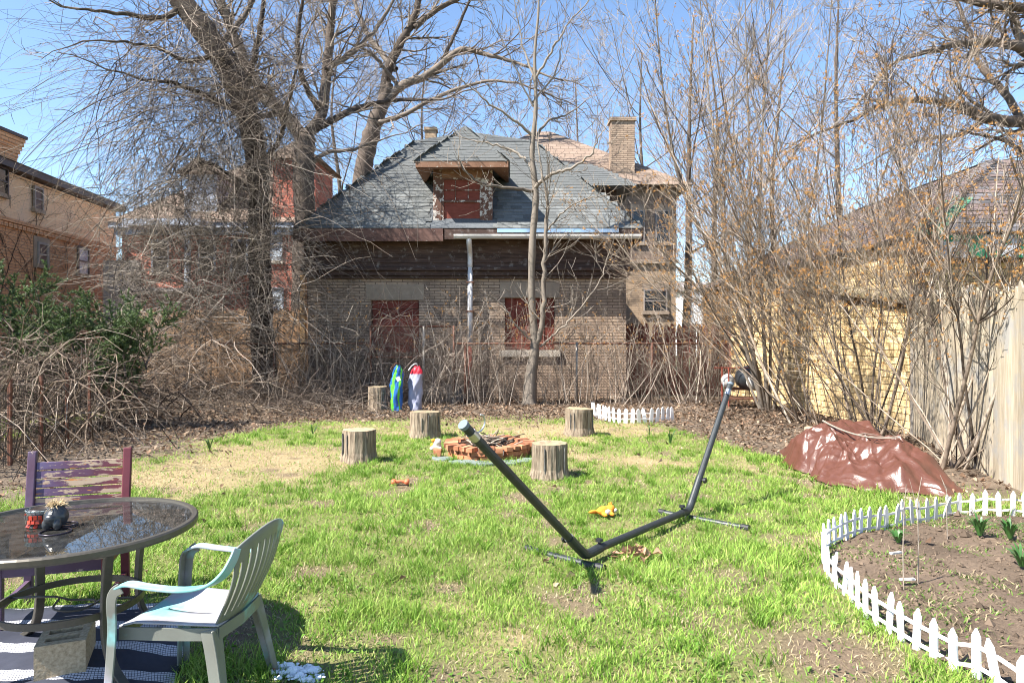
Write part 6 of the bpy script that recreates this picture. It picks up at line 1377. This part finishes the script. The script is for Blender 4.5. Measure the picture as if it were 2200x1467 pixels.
b = MB(); b.box(-hw+.024, hw-.024, -.455, -.435, .335, .40); part('apron', b, M['purple_l'], ch, world=False)
# plastic armchair
pc = thing('plastic_armchair', 'plastic garden armchair painted turquoise, beige and violet, beside the table', 'chair', (-1.475, 3.22, 0), math.pi-.10)
def grid(fn, us, vs_, hole): 
    b = MB(); nu, nv_ = len(us), len(vs_); b.v = [fn(u, v) for u in us for v in vs_]; b.f = [(i*nv_+j, (i+1)*nv_+j, (i+1)*nv_+j+1, i*nv_+j+1) for i in range(nu-1) for j in range(nv_-1) if not hole((us[i]+us[i+1])/2, (vs_[j]+vs_[j+1])/2)]; b.m = [0]*len(b.f); return b
def backf(u, v):        # u -1..1 across, v 0..1 up
    wv = .185+.045*v; return (-.195-.15*v-.03*math.sin(v*math.pi)+.045*u*u*(.4+.6*v), u*wv, .415+.425*v-.055*u*u*v*v)
us = sorted(set([-1, 1]+[round(-1+.16+i*.24+d_, 4) for i in range(8) for d_ in (-.036, .036) if -1 < -1+.16+i*.24+d_ < 1])); us = np.array(us)
vv2 = np.concatenate([[0, .06], np.linspace(.12, .84, 9), [.92, 1]])
cent = [-1+.16+i*.24 for i in range(8)]
bk_ = grid(backf, us, vv2, lambda u, v: .12 < v < .84-.12*u*u and any(abs(u-c) < .04 for c in cent))
o = part('backrest', bk_, M['plastic'], pc, smooth=True, world=False); m_ = o.modifiers.new('s', 'SOLIDIFY'); m_.thickness = .012; m_.offset = 0; m_ = o.modifiers.new('b', 'BEVEL'); m_.width = .003
def seatf(u, v): x_ = -.20+.44*v; return (x_, u*(.195+.03*v), .412+.012*v-.022*math.sin(v*math.pi)*(1-u*u)+.014*u*u-.018*max(0, v-.85)/.15)
us2 = np.linspace(-1, 1, 26); vs2 = np.linspace(0, 1, 22)
st = grid(seatf, us2, vs2, lambda u, v: .28 < v < .80 and min(abs(u-.36), abs(u+.36), abs(u)) < .025)
o = part('seat', st, M['plastic_seat'], pc, smooth=True, world=False); m_ = o.modifiers.new('s', 'SOLIDIFY'); m_.thickness = .009
b = MB()
for s in (-1, 1): b.strip([(-.20, s*.197, .395), (0, s*.21, .392), (.24, s*.226, .395)], (0,0,1), .055, .010)
b.strip([(.236, -.222, .395), (.246, 0, .388), (.236, .222, .395)], (0,0,1), .05, .010); b.strip([(-.20, -.19, .395), (-.215, 0, .392), (-.20, .19, .395)], (0,0,1), .055, .010); part('apron', b, M['plastic'], pc, world=False)
for s in (-1, 1):
    pth = smoothline([(-.305, s*.222, .785), (-.29, s*.235, .735), (-.255, s*.25, .675), (-.19, s*.265, .632), (-.08, s*.275, .615), (.06, s*.278, .622), (.16, s*.275, .632), (.215, s*.272, .615)], 5)
    b = MB(); t_ = np.linspace(0, 1, len(pth)); wv_ = np.stack([t_*0+.15*(1-t_), s*(.25+.75*np.clip(t_*2, 0, 1)), .9*(1-np.clip(t_*2, 0, 1))], -1); b.strip(pth, wv_, np.interp(t_, [0, .3, 1], [.035, .05, .058]), .013); part('arm', b, M['plastic_seat'], pc, world=False, bevel=.004, seg=2, smooth=False)
    lp = smoothline([(.205, s*.272, .620), (.238, s*.272, .595), (.25, s*.27, .54), (.252, s*.262, .42), (.262, s*.272, .20), (.275, s*.285, .0)], 5)
    b = MB(); b.strip(lp, (0,1,0), np.linspace(.058, .036, len(lp)), .010); b.strip(lp+np.array((-.022, s*.024, 0)), (1,0,0), np.linspace(.05, .034, len(lp)), .009); part('leg', b, M['plastic'], pc, world=False, bevel=.003)
    lp = smoothline([(-.19, s*.19, .415), (-.215, s*.203, .30), (-.25, s*.225, .12), (-.275, s*.24, .0)], 5)
    b = MB(); b.strip(lp, (0,1,0), np.linspace(.075, .036, len(lp)), .010); b.strip(lp+np.array((.03, s*.014, 0)), (1,0,0), np.linspace(.07, .034, len(lp)), .009); part('leg', b, M['plastic'], pc, world=False, bevel=.003)
    b = MB(); b.strip([(-.02, s*.214, .40), (.0, s*.245, .50), (.03, s*.272, .612)], (1,0,0), [.10, .05, .04], .010)
# concrete block
cbk = thing('concrete_block', 'three-slot concrete block sitting on the rug beside the table', 'block', (-2.16, 3.52, .02), R(-9))
b = MB(); w2, d2, h2 = .108, .165, .18; xs_ = [-w2, -w2+.035, w2-.035, w2]; ysl = [-d2]; 
for c in (-.095, 0, .095): ysl += [c-.026, c+.026]
ysl.append(d2)
for i in range(3):
    for j in range(len(ysl)-1):
        if i == 1 and j % 2 == 1: continue
        b.box(xs_[i], xs_[i+1], ysl[j], ysl[j+1], 0, h2)
bm_v = b
o = part('block', bm_v, M['concrete'], cbk, world=False)
m_ = o.modifiers.new('w', 'WELD'); m_.merge_threshold = .0005
b = MB(); b.box(-w2+.02, w2-.02, -d2+.02, d2-.02, .003, .07); part('slot_floor', b, M['concrete'], cbk, world=False)
cbk.location = (-2.285, 3.50, .02); cbk.rotation_euler = (0, 0, R(24))
# snow patches
b = MB(); g = G(130)
for _ in range(150):
    px = 585+110*g.random(); py = 1428+g.random()*40+(px-585)*.12; x, y = P(px, py); r = .0045*math.exp(g.normal(.3, .6)); k0 = len(b.v); b.ball((x, y, float(gz(x, y))+.012+.02*g.random()), (r*g.uniform(.8, 2.0), r*g.uniform(.7, 1.5), r*g.uniform(.5, 1.0)), 7, 5); b.v[k0:] = [(vx+g.normal(0, r*.18), vy+g.normal(0, r*.18), vz+g.normal(0, r*.15)) for vx, vy, vz in b.v[k0:]]
single('snow_patch', b, M['snow'], 'scattered lumps of melting snow in the grass by the plastic chair', 'snow', kind='stuff')
# dead leaf clump by the hammock stand
x = rng.normal(0, .07, 70); y = rng.normal(0, .04, 70); q = P(1365, 1200); leaves('leaf_clump', x+q[0], y+q[1], .03+rng.random(70)*.06*np.exp(-(x**2+y**2)/.01), rng.uniform(.02, .045, 70), [(.40,.24,.16), (.32,.19,.12)], 'small heap of tan dead leaves by the hammock stand base bar')

# ------------------------------------------------------------------ chair bags at the fence
def bag(name, label, px, py, hgt, r, mats, seed, kind):
    g = G(seed); x, y = P(px, py); n = 36; ph = g.uniform(0, 6.28, 12); b = MB(); prof = [(.85, 0), (1.0, .04), (1.02, .2), (.97, .45), (1.0, .62), (.94, .80), (.86, .90), (.62, .96), (.40, 1.0)]
    zs = np.interp(np.linspace(0, 1, 30), np.linspace(0, 1, 9), [p[1] for p in prof]); V = []
    for z in zs:
        rr = np.interp(z, [p[1] for p in prof], [p[0] for p in prof])*r
        for k_ in range(n):
            a = 2*math.pi*k_/n; f_ = 1+.13*math.sin(2*a+ph[0]+z*6)+.10*math.sin(3*a+ph[1]-z*11)+.08*math.sin(5*a+z*19+ph[2])+.06*math.sin(9*a-z*31+ph[3])
            V.append((rr*f_*math.cos(a)+.05*math.sin(z*4+ph[4])*r*4*z, rr*f_*math.sin(a)*.85+.05*z, z*hgt))
    b.v = V
    for i in range(29):
        for k_ in range(n):
            b.f.append((i*n+k_, i*n+(k_+1) % n, (i+1)*n+(k_+1) % n, (i+1)*n+k_)); a = 360*(k_+.5)/n+25*math.sin(zs[i]*3+.5)
            b.m.append((1 if (235 < a < 270 or 318 < a < 340) else 0) if kind == 0 else (1 if zs[i] > .80 else 0))
    b.f.append(tuple(29*n+k_ for k_ in range(n))); b.m.append(1 if kind else 0)
    t = thing(name, label, 'bag', (x, y, 0)); part('bag', b, [M[m] for m in mats], t, smooth=True, world=False)
    b = MB(); b.tube(smoothline([(r*.3, 0, hgt*.99), (r*.1, -.02, hgt*1.05), (-r*.6, -.04, hgt*1.0), (-r*1.1, -.06, hgt*.90)], 6), .010, 6); part('drawstring', b, M[mats[2]], t, smooth=True, world=False)
    if kind == 0: b = MB(); b.obox((.06, -r*1.05, hgt*.72), (1,.3,.5), (.0,1,0), (-.5,0,1), .09, .012, .10); part('label_patch', b, M['label'], t, world=False)
    return t
bag('folding_chair_bag', 'tall blue nylon chair bag with green stripes propped at the fence', 852, 886, 1.07, .125, ('bagblue', 'baggreen', 'rust'), 140, 0)
bag('folding_chair_bag', 'tall grey nylon chair bag with a red top beside the blue one', 893, 884, 1.05, .145, ('baggrey', 'bagred', 'label'), 141, 1)

# ------------------------------------------------------------------ grill on its cart
gx_, gy_ = WX(1598, 15.6), 15.6
gl = thing('grill_cart', 'black drum grill on a rusty red cart under the thicket', 'grill', (gx_, gy_, 0))
b = MB(); b.lathe([(.02, -.27), (.16, -.24), (.25, -.14), (.29, 0), (.27, .12), (.19, .23), (.04, .28)], (0,0,0), 22); b.v = [(vz*1.05+.10, vy, vx+.78) for vx, vy, vz in b.v]; part('drum', b, M['kettle'], gl, smooth=True, world=False)
b = MB(); b.lathe([(.15, 0), (.16, .05), (.13, .09)], (0,0,0), 20); b.v = [(vx+.12, -vz-.24, vy+.70) for vx, vy, vz in b.v]; part('pale_lid', b, M['palebin'], gl, smooth=True, world=False)
b = MB(); b.ball((-.38, -.05, .72), (.15,.13,.16), 16, 10); part('side_bowl', b, M['palebin'], gl, smooth=True, world=False)
b = MB(); b.box(-.45, .5, -.26, .26, .30, .34); part('shelf', b, M['rust'], gl, world=False)
for sx in (-.42, .47):
    for sy in (-.24, .24): b = MB(); b.cyl((sx, sy, -.02), (sx, sy, 1.02 if sx < 0 else .62), .018, n=8); part('leg', b, M['redmetal'], gl, world=False)
b = MB(); b.cyl((-.75, -.24, 1.02), (.3, -.24, 1.02), .012, n=8); b.cyl((-.42, -.24, 1.0), (-.42, .24, 1.0), .012, n=8); part('handle', b, M['redmetal'], gl, world=False)
b = MB(); b.box(-.44, .49, -.012, .012, .50, .56); part('cradle', b, M['rust'], gl, world=False)
# concrete lump behind the bag
x, y = WX(960, 17.9), 17.9; b = MB(); g = G(150); b.ball((0,0,.15), (.75,.35,.32), 18, 10); b.v = [(vx*(1+g.normal(0, .04)), vy*(1+g.normal(0, .05)), max(-.05, vz*(1+g.normal(0, .05)))) for vx, vy, vz in b.v]
o = part('rubble_mound', b, M['greyrock'], None); o.location = (x, y, 0); tag(o, 'low grey rubble mound behind the gate below the left window', 'rubble')
# spring bulbs
def bulb(label, x, y, n, h, seed):
    g = G(seed); b = MB()
    for _ in range(n):
        a = g.uniform(0, 6.28); d = np.array((math.cos(a), math.sin(a), 0)); hh = h*g.uniform(.6, 1.1); o_ = g.uniform(.1, .6); pts = [d*.01, d*(.02+.3*o_*hh)+np.array((0,0,hh*.5)), d*(.03+.75*o_*hh)+np.array((0,0,hh*.85)), d*(.04+1.25*o_*hh)+np.array((0,0,hh*(1-.2*o_)))]
        b.strip(smoothline(pts, 3), np.cross(d, (0,0,1)), np.r_[np.linspace(.016, .018, 6), .014, .010, .006, .003], .002)
    o = part('bulb_plant', b, M['bulb'], None); o.location = (x, y, float(gz(x, y))+.02); return tag(o, label, 'plant', 'sprouting bulbs')
M['bulb'] = pm('bulb_leaf', [(.03,.09,.02), (.06,.15,.03)], 8, (1,1,.3), .4, bstr=.1, spec=.5)
M['bulbpale'] = pm('bulb_leaf_pale', [(.10,.17,.08), (.16,.24,.12)], 8, (1,1,.3), .4)
for i, (px, py, n, h, lab) in enumerate(((2105, 1165, 26, .17, 'dark green daffodil-like clump at the back of the soil bed'), (2170, 1172, 30, .16, 'wider dark green leafy clump next to the right edge of the bed'), (2195, 1230, 16, .15, 'small leafy clump cut by the right edge of the photo'), (450, 968, 7, .22, 'pale sprouting bulb on the lawn at the left beyond the purple chair'), (672, 935, 7, .2, 'pale sprouting bulb at the dry lawn edge left of the log seats'), (1440, 955, 9, .2, 'sprouting bulb on the lawn by the small white fence'), (1395, 935, 7, .16, 'low sprouting bulb just in front of the small white fence'), (1930, 1180, 22, .10, 'bright low sprout tuft inside the bed by its back pickets'))):
    x, y = P(px, py); bulb(lab, x, y, n, h, 160+i)
# dead stalks in the bed
for i, (px, py, tp, lab) in enumerate(((1972, 1265, 1025, 'tallest dry stalk standing in the middle of the soil bed'), (2036, 1165, 1020, 'thin dry stalk before the back pickets of the bed'), (1942, 1275, 1040, 'thin leaning dry stalk left of the tallest one'))):
    x, y = P(px, py); z = WZ(tp, y); T = Tubes(); g = G(180+i); T.add([(x, y, -.01), (x+g.normal(0, .01), y, z*.4), (x+g.normal(0, .02), y+g.normal(0, .02), z*.8), (x+g.normal(0, .03), y, z)], [.004, .0035, .003, .002], 5, .9); T.add([(x, y, z*.7), (x-.03, y, z*.85), (x-.05, y+.01, z*.98)], [.002, .0018, .001], 3, .9); tubes_obj('dry_stalk', T, M['vine'], loc=(x, y, 0), label=lab, cat='stalk')
for i, (px, py, a, lab) in enumerate(((1925, 1215, .3, 'pale wood chip lying left in the soil bed'), (1950, 1268, .05, 'pale wood strip lying at the foot of the tallest stalk'))):
    x, y = P(px, py); b = MB(); b.box(-.05, .05, -.012, .012, 0, .012, .003); o = part('wood_chip', b, M['whitedirty'], None); o.location = (x, y, float(gz(x, y))+.045); o.rotation_euler = (0, 0, a); tag(o, lab, 'wood chip')
